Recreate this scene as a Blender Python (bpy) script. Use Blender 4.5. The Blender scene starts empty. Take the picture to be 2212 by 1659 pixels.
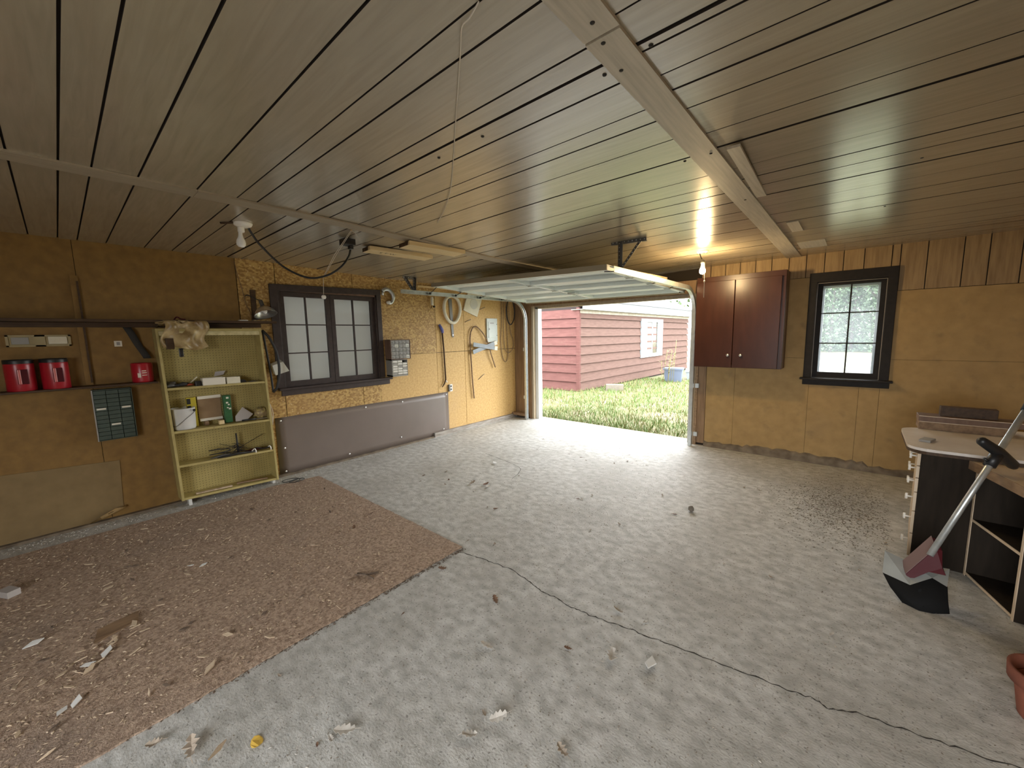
import bpy, math, random
from mathutils import Vector, Matrix
R = math.radians
random.seed(11)
SC = bpy.context.scene
COL = SC.collection
D, H = 5.845, 2.461            # distance of the garage-door wall, ceiling height
XR, YB = 6.35, -2.2            # right wall, rear wall

# ------------------------------------------------------------------ camera
cam = bpy.data.cameras.new('camera'); co = bpy.data.objects.new('camera', cam); COL.objects.link(co)
cam.sensor_width = 36.0; cam.lens = 849.08 / 2212 * 36.0
cam.clip_start = .05; cam.clip_end = 400
yaw, pitch, roll = R(-41.098), R(7.0907), R(-1.0883)
fw = Vector((math.sin(yaw) * math.cos(pitch), math.cos(yaw) * math.cos(pitch), -math.sin(pitch)))
ri = Vector((math.cos(yaw), -math.sin(yaw), 0)); up = ri.cross(fw)
r2 = ri * math.cos(roll) + up * math.sin(roll); u2 = -ri * math.sin(roll) + up * math.cos(roll)
co.matrix_world = Matrix(((r2.x, u2.x, -fw.x, 5.0056), (r2.y, u2.y, -fw.y, 0), (r2.z, u2.z, -fw.z, 1.6), (0, 0, 0, 1)))
SC.camera = co

# ------------------------------------------------------------------ world, light, exposure
w = bpy.data.worlds.new('overcast_sky'); SC.world = w; w.use_nodes = True
bg = w.node_tree.nodes['Background']
bg.inputs[0].default_value = (.955, .98, 1.0, 1); bg.inputs[1].default_value = 4.2
def portal(name, loc, rot, sx, sy):
    l = bpy.data.lights.new(name, 'AREA'); l.shape = 'RECTANGLE'; l.size = sx; l.size_y = sy
    l.cycles.is_portal = True
    o = bpy.data.objects.new(name, l); COL.objects.link(o); o.location = loc; o.rotation_euler = rot
portal('door_portal', (1.9, D + .2, 1.05), (R(-90), 0, 0), 2.7, 2.1)
portal('window_portal', (4.93, D + .2, 1.6), (R(-90), 0, 0), .56, 1.06)
portal('rear_portal', (4.9, YB - .16, 1.06), (R(90), 0, 0), 2.5, 2.12)
portal('side_portal', (-.21, 2.325, 1.6), (R(90), 0, R(-90)), 1.2, 1.12)
SC.view_settings.view_transform = 'Standard'; SC.view_settings.look = 'None'
SC.view_settings.gamma = 1.0; SC.view_settings.use_curve_mapping = False
SC.view_settings.exposure = 1.6
SC.cycles.max_bounces = 11; SC.cycles.diffuse_bounces = 8; SC.cycles.glossy_bounces = 4
SC.cycles.transparent_max_bounces = 12
SC.cycles.sample_clamp_indirect = 12.0

# ------------------------------------------------------------------ materials
MATS = {}
def mat(name, col, rough=.6, metal=0., spec=.5, col2=None, scale=8., stretch=(1, 1, 1), mix=(.35, .7), detail=6., bump=0., bscale=None,
        col3=None, scale3=2., mix3=(.55, .75), fac3=.7, emit=None, coat=0., dist=0., speck=None, voro=None):
    if name in MATS: return MATS[name]
    m = bpy.data.materials.new(name); m.use_nodes = True; nt = m.node_tree; N = nt.nodes; L = nt.links
    b = N['Principled BSDF']
    c4 = lambda c: (c[0], c[1], c[2], 1)
    b.inputs['Base Color'].default_value = c4(col); b.inputs['Roughness'].default_value = rough
    b.inputs['Metallic'].default_value = metal; b.inputs['Specular IOR Level'].default_value = spec
    b.inputs['Coat Weight'].default_value = coat; b.inputs['Coat Roughness'].default_value = .25
    out = None
    if col2 or bump or col3 or speck:
        tc = N.new('ShaderNodeTexCoord'); mp = N.new('ShaderNodeMapping'); mp.inputs['Scale'].default_value = stretch
        L.new(tc.outputs['Object'], mp.inputs['Vector'])
        def noise(sc, det, vec, dst=0.):
            n = N.new('ShaderNodeTexNoise'); n.inputs['Scale'].default_value = sc; n.inputs['Detail'].default_value = det
            n.inputs['Distortion'].default_value = dst; L.new(vec, n.inputs['Vector']); return n.outputs['Fac']
        def ramp(f, a, bb):
            r = N.new('ShaderNodeMapRange'); r.inputs[1].default_value = a; r.inputs[2].default_value = bb
            L.new(f, r.inputs[0]); return r.outputs[0]
        def mixc(f, a, bb):
            x = N.new('ShaderNodeMix'); x.data_type = 'RGBA'
            L.new(f, x.inputs[0])
            for i, v in ((6, a), (7, bb)):
                if isinstance(v, tuple): x.inputs[i].default_value = c4(v)
                else: L.new(v, x.inputs[i])
            return x.outputs[2]
        if voro:
            v = N.new('ShaderNodeTexVoronoi'); v.inputs['Scale'].default_value = voro; v.inputs['Randomness'].default_value = 1
            L.new(mp.outputs[0], v.inputs['Vector'])
            sep = N.new('ShaderNodeSeparateColor'); L.new(v.outputs['Color'], sep.inputs[0]); f = sep.outputs[0]
            n0 = noise(scale, detail, mp.outputs[0], dist)
            a = N.new('ShaderNodeMath'); a.operation = 'MULTIPLY_ADD'; L.new(f, a.inputs[0]); a.inputs[1].default_value = .5
            h = N.new('ShaderNodeMath'); h.operation = 'MULTIPLY'; L.new(n0, h.inputs[0]); h.inputs[1].default_value = .6
            L.new(h.outputs[0], a.inputs[2]); fac = a.outputs[0]
        else:
            fac = noise(scale, detail, mp.outputs[0], dist)
        cur = col
        if col2: cur = mixc(ramp(fac, *mix), col, col2)
        if col3:
            f3 = ramp(noise(scale3, 5., tc.outputs['Object']), *mix3)
            k = N.new('ShaderNodeMath'); k.operation = 'MULTIPLY'; L.new(f3, k.inputs[0]); k.inputs[1].default_value = fac3
            cur = mixc(k.outputs[0], cur, col3)
        if speck:   # (colour, scale, lo, hi, amount)
            f4 = ramp(noise(speck[1], 3., tc.outputs['Object']), speck[2], speck[3])
            k = N.new('ShaderNodeMath'); k.operation = 'MULTIPLY'; L.new(f4, k.inputs[0]); k.inputs[1].default_value = speck[4]
            cur = mixc(k.outputs[0], cur, speck[0])
        if not isinstance(cur, tuple): L.new(cur, b.inputs['Base Color'])
        if bump:
            bn = N.new('ShaderNodeBump'); bn.inputs['Strength'].default_value = bump; bn.inputs['Distance'].default_value = .01
            L.new(noise(bscale, 6., mp.outputs[0]) if bscale else fac, bn.inputs['Height']); L.new(bn.outputs[0], b.inputs['Normal'])
    if emit:
        b.inputs['Emission Color'].default_value = c4(emit[0]); b.inputs['Emission Strength'].default_value = emit[1]
    MATS[name] = m
    return m
def glass_mat(name, tint=(.95, .97, .97), ior=1.5):
    m = bpy.data.materials.new(name); m.use_nodes = True; nt = m.node_tree; N = nt.nodes; L = nt.links
    for n in list(N): N.remove(n)
    o = N.new('ShaderNodeOutputMaterial'); t = N.new('ShaderNodeBsdfTransparent'); t.inputs[0].default_value = (*tint, 1)
    g = N.new('ShaderNodeBsdfGlossy'); g.inputs['Roughness'].default_value = .06; g.inputs[0].default_value = (1, 1, 1, 1)
    f = N.new('ShaderNodeFresnel'); f.inputs[0].default_value = ior; x = N.new('ShaderNodeMixShader')
    L.new(f.outputs[0], x.inputs[0]); L.new(t.outputs[0], x.inputs[1]); L.new(g.outputs[0], x.inputs[2]); L.new(x.outputs[0], o.inputs[0])
    return m

M_FLOOR = mat('concrete', (.60, .60, .58), .6, spec=.3, col2=(.39, .388, .366), scale=13, mix=(.36, .66), detail=15, bump=.35, bscale=80,
              col3=(.33, .315, .28), scale3=1.1, mix3=(.48, .7), fac3=.6, speck=((.17, .16, .145), 75., .6, .68, .7), stretch=(1, 1.35, 1))
M_CARPET = mat('brown_carpet', (.52, .385, .285), .95, col2=(.27, .185, .13), scale=60, mix=(.36, .66), detail=8, bump=.9, bscale=150,
               col3=(.27, .21, .17), scale3=1.3, fac3=.6, speck=((.7, .57, .44), 70., .66, .74, .6))
M_CEIL = mat('varnished_plank', (.375, .32, .232), .24, spec=1., coat=.35, col2=(.31, .262, .186), scale=5, stretch=(.45, 6, 3), mix=(.3, .7), detail=8, dist=1.2,
             bump=.025, bscale=14, col3=(.25, .21, .145), scale3=1.1, fac3=.45, mix3=(.48, .75))
M_BATTEN = mat('ceiling_batten_wood', (.47, .41, .315), .5, col2=(.36, .31, .235), scale=9, stretch=(8, .4, 3), detail=8)
M_BACK = mat('dark_gap', (.02, .013, .008), .9)
M_OSB = mat('chip_board', (.53, .345, .115), .6, col2=(.3, .165, .045), scale=30, mix=(.35, .72), detail=5, voro=42, stretch=(1, 1, 1.4), bump=.12,
            col3=(.4, .24, .09), scale3=1.7, fac3=.5, speck=((.75, .6, .34), 34., .63, .7, .6))
M_PART = mat('particle_board', (.6, .39, .145), .65, col2=(.47, .285, .092), scale=36, mix=(.35, .7), detail=6, bump=.06,
             col3=(.5, .33, .15), scale3=1.5, fac3=.6, speck=((.3, .19, .09), 26., .66, .73, .55))
M_FIBER = mat('aged_fibre_board', (.26, .148, .036), .7, col2=(.2, .11, .027), scale=14, mix=(.3, .7), detail=8, bump=.05,
              col3=(.16, .092, .03), scale3=1.2, fac3=.6)
M_FIBER2 = mat('tan_fibre_board', (.40, .262, .103), .7, col2=(.325, .207, .077), scale=11, mix=(.3, .7), detail=8, bump=.05,
               col3=(.3, .2, .095), scale3=1.4, fac3=.55, speck=((.2, .135, .06), 7., .6, .75, .5))
M_WPLANK = mat('pine_plank', (.34, .225, .1), .6, col2=(.22, .135, .055), scale=7, stretch=(6, 6, .5), detail=8, mix=(.35, .7))
M_DPLANK = mat('brown_plank', (.27, .165, .085), .6, col2=(.18, .105, .05), scale=7, stretch=(6, 6, .5), detail=8)
M_FRAME1 = mat('brown_window_paint', (.062, .046, .042), .5, spec=.3, col2=(.045, .034, .031), scale=20, bump=.04)
M_FRAME2 = mat('black_brown_paint', (.022, .018, .015), .6, spec=.2, col2=(.017, .014, .012), scale=20, bump=.04)
M_LINE = mat('bare_wood_edge', (.36, .31, .25), .7)
M_GLASS = glass_mat('window_glass')
def dust_haze_mat(name, dust):
    m = glass_mat(name, ior=1.18); nt = m.node_tree; N = nt.nodes; L = nt.links; o = [n for n in N if n.type == 'OUTPUT_MATERIAL'][0]; src = o.inputs[0].links[0].from_socket
    t = N.new('ShaderNodeBsdfTranslucent'); t.inputs[0].default_value = (.85, .92, 1, 1); x = N.new('ShaderNodeMixShader'); x.inputs[0].default_value = dust
    L.new(src, x.inputs[1]); L.new(t.outputs[0], x.inputs[2]); L.new(x.outputs[0], o.inputs[0]); return m
M_DUSTHAZE = dust_haze_mat('dusty_hazed_glass', .06)  # dust veil also carries the overexposed haze outdoors
M_WHITEBOARD = mat('white_sheet_behind_glass', (.68, .7, .7), .8, col2=(.58, .6, .6), scale=4)
def film_mat(name, col, tr):
    m = bpy.data.materials.new(name); m.use_nodes = True; nt = m.node_tree; N = nt.nodes; L = nt.links
    for n in list(N): N.remove(n)
    o = N.new('ShaderNodeOutputMaterial'); d = N.new('ShaderNodeBsdfDiffuse'); d.inputs[0].default_value = (*col, 1); t = N.new('ShaderNodeBsdfTranslucent'); t.inputs[0].default_value = (*col, 1)
    x = N.new('ShaderNodeMixShader'); x.inputs[0].default_value = tr; L.new(d.outputs[0], x.inputs[1]); L.new(t.outputs[0], x.inputs[2]); L.new(x.outputs[0], o.inputs[0]); return m
M_FILM = film_mat('cloudy_plastic_film', (.7, .69, .66), .15)
M_BROWNMETAL = mat('brown_sheet_metal', (.17, .135, .115), .36, spec=.55, col2=(.15, .12, .1), scale=2.5, bump=.12, bscale=1.6)
M_SCREW = mat('bright_screw', (.8, .8, .78), .3, metal=.6)
M_CREAM = mat('cream_paint', (.44, .36, .14), .6, col2=(.36, .29, .105), scale=14, speck=((.2, .16, .08), 40., .68, .74, .6))
M_CREAME = mat('cream_edge', (.62, .54, .29), .55, col2=(.45, .38, .19), scale=24)
M_WHITE = mat('white_paint', (.8, .82, .82), .4)
M_WHITE2 = mat('weathered_white', (.64, .63, .6), .6, col2=(.6, .6, .58), scale=14)
M_DOORW = mat('white_door_steel', (.74, .8, .78), .38, col2=(.68, .74, .72), scale=3)
M_DOORB = mat('beige_door_edge', (.33, .28, .19), .5)
M_GALV = mat('galvanised_steel', (.62, .65, .65), .36, metal=.75, col2=(.5, .53, .53), scale=20)
M_DSTEEL = mat('dark_perforated_steel', (.13, .125, .115), .5, metal=.5)
M_BLACK = mat('black_plastic', (.014, .014, .015), .4)
M_RUBBER = mat('black_rubber', (.02, .019, .018), .6)
M_BRASS = mat('brass', (.5, .33, .12), .4, metal=.9)
M_RED = mat('red_plastic', (.36, .012, .022), .3)
M_REDD = mat('dark_red_plastic', (.07, .006, .01), .5, spec=.25)
M_CAB = mat('red_brown_varnish', (.062, .022, .0135), .3, col2=(.045, .016, .01), scale=4, stretch=(3, 3, .7), spec=.3)
M_CABS = mat('cabinet_side_wood', (.19, .12, .085), .5, spec=.2, col2=(.13, .08, .055), scale=5, stretch=(4, 4, .6))
M_SHELF = mat('dark_stained_wood', (.085, .05, .028), .5, spec=.2, col2=(.05, .03, .018), scale=7, stretch=(6, .6, 6))
M_RAWWOOD = mat('fresh_pine', (.75, .6, .34), .6, col2=(.65, .49, .25), scale=7, stretch=(5, .5, 5))
M_OLDWOOD = mat('old_wood', (.3, .2, .12), .7, spec=.2, col2=(.18, .115, .07), scale=8, stretch=(4, .8, 4))
M_GREYWOOD = mat('grey_sill_wood', (.36, .33, .29), .8, col2=(.2, .17, .14), scale=8, stretch=(4, .8, 4))
M_CURB = mat('dirty_sill', (.22, .175, .125), .9, col2=(.1, .075, .05), scale=9, bump=.5)
M_JAMB = mat('beige_jamb', (.42, .34, .23), .6, col2=(.34, .27, .18), scale=9, stretch=(4, 4, .6))
M_TAN = mat('tan_laminate', (.62, .5, .36), .45, col2=(.5, .38, .25), scale=4, stretch=(4, .8, 1))
M_LAMW = mat('white_laminate', (.74, .7, .66), .3, col2=(.6, .54, .48), scale=5)
M_DESK = mat('dark_desk_panel', (.026, .019, .013), .75, spec=.15, col2=(.018, .013, .009), scale=9, stretch=(4, 4, .6))
M_GREENM = mat('green_enamel', (.05, .075, .058), .45, col2=(.035, .055, .042), scale=9)
M_LABEL = mat('paper_label', (.75, .71, .6), .7)
M_CARD = mat('brown_cardboard', (.3, .2, .11), .8, col2=(.25, .165, .09), scale=12)
M_YELLOW = mat('yellow_print', (.5, .4, .03), .5)
M_GREEN = mat('green_print', (.02, .095, .03), .5, col2=(.03, .13, .045), scale=30)
M_GREY = mat('grey_plastic', (.3, .29, .27), .5)
M_GREYD = mat('drawer_grey', (.25, .24, .215), .45)
M_CLEAR = mat('frosted_plastic', (.58, .57, .5), .35)
M_FOAM = mat('grey_card', (.4, .37, .35), .8)
M_BAG = mat('crinkled_bag', (.56, .43, .22), .35, col2=(.27, .18, .07), scale=9, mix=(.38, .6), bump=1.)  # darker mottling puts the shade of the folds into the colour
M_PORC = mat('porcelain', (.82, .8, .74), .3)
M_BULB = mat('opal_glass', (.85, .86, .84), .25)
M_LIT = mat('lit_bulb', (1, .9, .7), .3, emit=((1, .72, .36), 260.))
M_STRING = mat('cotton_string', (.62, .56, .46), .8)
M_BLUE = mat('blue_grip', (.1, .11, .33), .5)
M_BREAKER = mat('grey_enamel', (.5, .54, .5), .42, col2=(.46, .5, .46), scale=9)
M_PAPER = mat('cream_card', (.76, .72, .58), .7, col2=(.68, .63, .48), scale=10)
M_ALU = mat('aluminium', (.72, .71, .68), .28, metal=.85)
M_TERRA = mat('terracotta', (.24, .085, .052), .85, spec=.2, col2=(.17, .06, .038), scale=14)
M_NAVY = mat('navy_grip', (.012, .022, .035), .5)
M_SHOVG = mat('grey_blade', (.36, .37, .35), .4, col2=(.28, .29, .27), scale=8)
M_SIDING = mat('red_brown_siding', (.118, .054, .048), .75, spec=.1, col2=(.09, .04, .035), scale=5, stretch=(.6, .6, 5), detail=7,
               speck=((.12, .075, .06), 14., .6, .72, .4))
M_SIDING2 = mat('side_brown_siding', (.115, .07, .057), .75, spec=.1, col2=(.09, .053, .043), scale=5, stretch=(.6, .6, 5), detail=7,
                speck=((.12, .085, .065), 14., .6, .72, .4))  # browner tone used on the side face
M_ROOF = mat('asphalt_shingle', (.11, .115, .125), .85, col2=(.14, .14, .15), scale=30)
M_EXTW = mat('exterior_white', (.3, .325, .335), .5, col2=(.26, .28, .29), scale=9)
M_EXTGLASS = mat('dim_window_glass', (.09, .075, .05), .12, col2=(.05, .045, .035), scale=5)
M_CURTAIN = mat('pale_curtain', (.2, .19, .17), .8)
M_GROUND = mat('lawn_soil', (.11, .12, .045), .95, col2=(.16, .135, .085), scale=1.6, mix=(.42, .62), detail=9, bump=.5, bscale=20,
               col3=(.045, .08, .014), scale3=.7, fac3=.7)
M_GRASS1 = mat('grass_green', (.1, .165, .035), .7); M_GRASS2 = mat('grass_yellow', (.21, .19, .075), .75)
M_LEAFT = mat('tree_leaf', (.07, .115, .03), .7, col2=(.04, .075, .025), scale=.8)
M_LEAFT2 = mat('tree_leaf_pale', (.1, .15, .045), .7, col2=(.06, .1, .035), scale=.8)
M_BARK = mat('bark', (.05, .042, .035), .9)
M_TOTE = mat('blue_grey_plastic', (.11, .135, .19), .5); M_TOTEW = mat('white_tote', (.25, .28, .3), .5)
M_CINDER = mat('cinder_block', (.15, .13, .105), .9, col2=(.19, .165, .13), scale=20)
M_CONC2 = mat('threshold_concrete', (.36, .33, .27), .85, col2=(.27, .24, .19), scale=9)
M_CHIP = mat('pale_wood_chip', (.62, .5, .36), .8, col2=(.36, .26, .17), scale=30)
M_CHIPD = mat('dark_wood_crumb', (.12, .085, .06), .9)
M_SCRAP = mat('white_scrap', (.7, .7, .68), .7)
M_DRY = mat('dry_leaf', (.4, .34, .27), .8, col2=(.27, .21, .16), scale=40)
M_DRYW = mat('pale_dry_leaf', (.56, .53, .48), .8, col2=(.42, .38, .33), scale=40)
M_DRYB = mat('brown_dry_leaf', (.16, .09, .055), .8)
M_DIRT = mat('floor_dirt', (.27, .235, .185), .95, col2=(.16, .13, .1), scale=30)
M_CRACK = mat('crack_dark', (.045, .042, .038), 1.)
M_INK = mat('black_ink', (.02, .018, .015), .8)

# ------------------------------------------------------------------ mesh builder
BASE = {}
class MB:
    def __init__(s): s.v = []; s.f = []; s.sm = []
    def add(s, vs, fs, smooth=False):
        k = len(s.v); s.v += [tuple(p) for p in vs]; s.f += [tuple(i + k for i in f) for f in fs]; s.sm += [smooth] * len(fs); return s
    def hexa(s, p): return s.add(p, [(0, 3, 2, 1), (4, 5, 6, 7), (0, 1, 5, 4), (1, 2, 6, 5), (2, 3, 7, 6), (3, 0, 4, 7)])
    def box(s, x0, x1, y0, y1, z0, z1):
        return s.hexa([(x0, y0, z0), (x1, y0, z0), (x1, y1, z0), (x0, y1, z0), (x0, y0, z1), (x1, y0, z1), (x1, y1, z1), (x0, y1, z1)])
    def obox(s, c, size, m):
        c = Vector(c); a, b, d = (k / 2 for k in size)
        return s.hexa([c + m @ Vector(q) for q in ((-a, -b, -d), (a, -b, -d), (a, b, -d), (-a, b, -d), (-a, -b, d), (a, -b, d), (a, b, d), (-a, b, d))])
    def bar(s, p, q, wd, ht, upv=(0, 0, 1)):
        p, q = Vector(p), Vector(q); t = (q - p).normalized(); sd = t.cross(Vector(upv)).normalized(); u = sd.cross(t)
        a, b = sd * wd / 2, u * ht / 2
        return s.hexa([p - a - b, p + a - b, q + a - b, q - a - b, p - a + b, p + a + b, q + a + b, q - a + b])
    def tube(s, pts, r, n=8, closed=False):
        pts = [Vector(p) for p in pts]; k = len(pts); rs = r if isinstance(r, (list, tuple)) else [r] * k
        vs = []; prev = None
        for i, p in enumerate(pts):
            a = pts[(i - 1) % k] if (closed or i) else p; b = pts[(i + 1) % k] if (closed or i < k - 1) else p
            t = (b - a).normalized()
            if prev is None: prev = t.orthogonal().normalized()
            x = (prev - t * prev.dot(t)); x = x.normalized() if x.length > 1e-6 else t.orthogonal().normalized()
            prev = x; y = t.cross(x)
            vs += [p + (x * math.cos(6.28319 * j / n) + y * math.sin(6.28319 * j / n)) * rs[i] for j in range(n)]
        fs = []
        for i in range(k if closed else k - 1):
            for j in range(n):
                j2 = (j + 1) % n; i2 = (i + 1) % k
                fs.append((i * n + j, i * n + j2, i2 * n + j2, i2 * n + j))
        if not closed: fs += [tuple(range(n))[::-1], tuple((k - 1) * n + j for j in range(n))]
        return s.add(vs, fs, True)
    def lathe(s, c, prof, axis=(0, 0, 1), n=24, smooth=True):
        c = Vector(c); ax = Vector(axis).normalized(); x = ax.orthogonal().normalized(); y = ax.cross(x); vs = []
        for r, h in prof: vs += [c + ax * h + (x * math.cos(6.28319 * j / n) + y * math.sin(6.28319 * j / n)) * max(r, 1e-5) for j in range(n)]
        fs = [(i * n + j, i * n + (j + 1) % n, (i + 1) * n + (j + 1) % n, (i + 1) * n + j) for i in range(len(prof) - 1) for j in range(n)]
        return s.add(vs, fs, smooth)
    def prism(s, poly, vec):
        k = len(poly); v = Vector(vec); P = [Vector(p) for p in poly]
        return s.add(P + [p + v for p in P], [tuple(range(k))[::-1], tuple(range(k, 2 * k))] + [(i, (i + 1) % k, k + (i + 1) % k, k + i) for i in range(k)])
    def sheet(s, grid, th=(0, 0, 0)):        # grid of points -> surface; th gives it thickness
        a, b = len(grid), len(grid[0]); t = Vector(th)
        P = [Vector(p) for row in grid for p in row]
        q = [(i * b + j, i * b + j + 1, (i + 1) * b + j + 1, (i + 1) * b + j) for i in range(a - 1) for j in range(b - 1)]
        if t.length == 0: return s.add(P, q, True)
        k = a * b; rim = [j for j in range(b)] + [i * b + b - 1 for i in range(1, a)] + [(a - 1) * b + j for j in range(b - 2, -1, -1)] + [i * b for i in range(a - 2, 0, -1)]
        return s.add(P + [p + t for p in P], q + [tuple(x + k for x in f)[::-1] for f in q] + [(rim[i], rim[i - 1], rim[i - 1] + k, rim[i] + k) for i in range(len(rim))], True)
    def build(s, name, m, parent=None, bevel=0):
        off = BASE.get(parent.name, Vector()) if parent else Vector()
        me = bpy.data.meshes.new(name); me.from_pydata([tuple(Vector(p) - off) for p in s.v], [], s.f)
        me.polygons.foreach_set('use_smooth', s.sm)
        me.update()
        if m: me.materials.append(m)
        o = bpy.data.objects.new(name, me); COL.objects.link(o)
        if parent: o.parent = parent; BASE[o.name] = off
        if bevel:
            bv = o.modifiers.new('bevel', 'BEVEL'); bv.width = bevel; bv.segments = 2; bv.limit_method = 'ANGLE'
        return o
def B(*a): return MB().box(*a)
def tag(o, label=None, cat=None, group=None, kind=None):
    for k, v in (('label', label), ('category', cat), ('group', group), ('kind', kind)):
        if v: o[k] = v
    return o
def thing(name, loc, label, cat, group=None, kind=None):
    o = bpy.data.objects.new(name, None); COL.objects.link(o); o.location = loc; o.empty_display_size = .1
    BASE[o.name] = Vector(loc); return tag(o, label, cat, group, kind)
def one(name, mb, m, label, cat, group=None, bevel=0, origin=None):
    """a thing that is one mesh, its origin at its base"""
    n = len(mb.v); lo = Vector((sum(p[0] for p in mb.v) / n, sum(p[1] for p in mb.v) / n, min(p[2] for p in mb.v))) if origin is None else Vector(origin)
    mb.v = [tuple(Vector(p) - lo) for p in mb.v]
    o = mb.build(name, m, None, bevel); o.location = lo; BASE[o.name] = lo
    return tag(o, label, cat, group)
def struct(name, mb, m, parent=None, label=None):
    o = mb.build(name, m, parent); BASE.setdefault(o.name, Vector())
    if not parent: tag(o, label, None, None, 'structure')
    return o
def ss(t): t = max(0., min(1., t)); return t * t * (3 - 2 * t)
def zc(x, y): return H - .05 * ss((y - 1.3) / 2.0) * ss((3.7 - x) / 1.7)      # the old ceiling sags a little
def catmull(pts, n=6):
    P = [Vector(p) for p in pts]; P = [P[0] * 2 - P[1]] + P + [P[-1] * 2 - P[-2]]; out = []
    for i in range(1, len(P) - 2):
        for k in range(n):
            t = k / n; a, b, c, d = P[i - 1:i + 3]
            out.append(.5 * ((2 * b) + (c - a) * t + (2 * a - 5 * b + 4 * c - d) * t * t + (3 * b - a - 3 * c + d) * t ** 3))
    return out + [P[-2]]

# ================================================================== SETTING
# ---- floor
fl = struct('floor', B(-.2, XR + .2, YB - .2, D + .12, -.2, 0), M_FLOOR, label='grey stained concrete slab floor')
def ribbon(pts, wds, z=.0006):
    mb = MB(); P = [Vector((p[0], p[1], z)) for p in pts]; L_, R_ = [], []
    for i, p in enumerate(P):
        t = (P[min(i + 1, len(P) - 1)] - P[max(i - 1, 0)]).normalized(); s = Vector((-t.y, t.x, 0)); wv = wds[i % len(wds)]
        L_.append(p + s * wv); R_.append(p - s * wv)
    k = len(P); mb.add(L_ + R_, [(i, k + i, k + i + 1, i + 1) for i in range(k - 1)]); return mb
ck = [(2.86, 1.80), (3.036, 1.845), (3.178, 1.868), (3.34, 1.884), (3.51, 1.863), (3.618, 1.828), (3.709, 1.834), (3.832, 1.826), (3.923, 1.832), (4.028, 1.846),
      (4.163, 1.878), (4.263, 1.89), (4.46, 1.923), (4.70, 1.959), (4.878, 1.98), (4.976, 2.003), (5.024, 1.987), (5.113, 2.035), (5.253, 2.063), (5.382, 2.089), (5.49, 2.115), (5.8, 2.2)]
cr = []
for a, b in zip(ck[:-1], ck[1:]):
    for k in range(6):
        t = k / 6; cr.append((a[0] + (b[0] - a[0]) * t, a[1] + (b[1] - a[1]) * t + random.uniform(-.007, .007)))
ribbon(cr, [.0022, .0035, .0016, .0042, .0026, .0015, .0032]).build('crack', M_CRACK, fl)
cr = catmull([(1.3, 3.68, 0), (1.454, 3.659, 0), (1.8, 3.597, 0), (2.02, 3.53, 0), (2.097, 3.45, 0), (2.16, 3.33, 0), (2.19, 3.2, 0)], 6)
ribbon([(p.x, p.y + random.uniform(-.006, .006)) for p in cr], [.003, .002, .0035]).build('crack', M_CRACK, fl)
B(.3, 3.45, D + .12, D + .3, -.12, -.012).build('threshold', M_CONC2, fl)

# ---- ceiling: dark backing, every plank its own piece, battens over the joints
ce = struct('ceiling', B(-.2, XR + .2, YB - .2, D + .2, H + .012, H + .15), M_BACK, label='ceiling of varnished grey-brown planks with battens')
GL = [-2.2, -1.95, -1.6, -1.36, -1.05, -.78, -.5, -.3, -.06, .094, .202, .371, .617, .812, .92, 1.15, 1.248, 1.377, 1.598, 1.711, 1.914, 2.155, 2.48, 2.691, 2.862, 3.091, 3.372, 3.62, 3.975, 4.25, 4.52, 4.815, 5.1, 5.4, D + .03]
GR = [-2.2, -1.95, -1.6, -1.36, -1.05, -.78, -.5, -.3, -.06, .094, .202, .371, .617, .812, .95, 1.091, 1.235, 1.281, 1.432, 1.542, 1.70, 1.961, 2.135, 2.473, 2.676, 2.853, 3.072, 3.349, 3.617, 3.928, 4.369, 4.62, 4.887, 5.1, 5.329, 5.6, D + .03]
THICK = (1.248, 2.155, 3.091, 3.975, 4.815, 1.235, 2.135, 3.072, 3.928)
def ceil_strip(x0, x1, y0, y1, zlo, zhi, n=8):
    mb = MB(); vs = []
    for i in range(n + 1):
        x = x0 + (x1 - x0) * i / n
        vs += [(x, y0, zc(x, y0) + zlo), (x, y1, zc(x, y1) + zlo), (x, y1, zc(x, y1) + zhi), (x, y0, zc(x, y0) + zhi)]
    fs = [(0, 1, 2, 3), (n * 4 + 3, n * 4 + 2, n * 4 + 1, n * 4)]
    for i in range(n):
        for j in range(4): fs.append((i * 4 + j, i * 4 + 4 + j, i * 4 + 4 + (j + 1) % 4, i * 4 + (j + 1) % 4))
    return mb.add(vs, fs)
for G, segs in ((GL, ((-.02, 2.03), (2.03, 4.39))), (GR, ((4.39, XR + .02),))):
    for x0, x1 in segs:
        for a, b in zip(G[:-1], G[1:]):
            ga = .013 if a in THICK else .0042
            gb = .004 if b in THICK else .0042
            dz = random.uniform(-.0012, .0012)
            nseg = 8 if x0 < 4 else 2; o = ceil_strip(x0, x1, a + ga, b - gb, dz, dz + .011, nseg).build('plank', M_CEIL, ce)
            o.data.materials.append(M_BACK)                      # the cut edges are dark
            for i in range(nseg):
                for j in (1, 3): o.data.polygons[2 + i * 4 + j].material_index = 1
M_BATTEN2 = mat('ceiling_batten_dull', (.36, .305, .22), .5, col2=(.3, .25, .178), scale=9, stretch=(8, .4, 3), detail=8)
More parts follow.
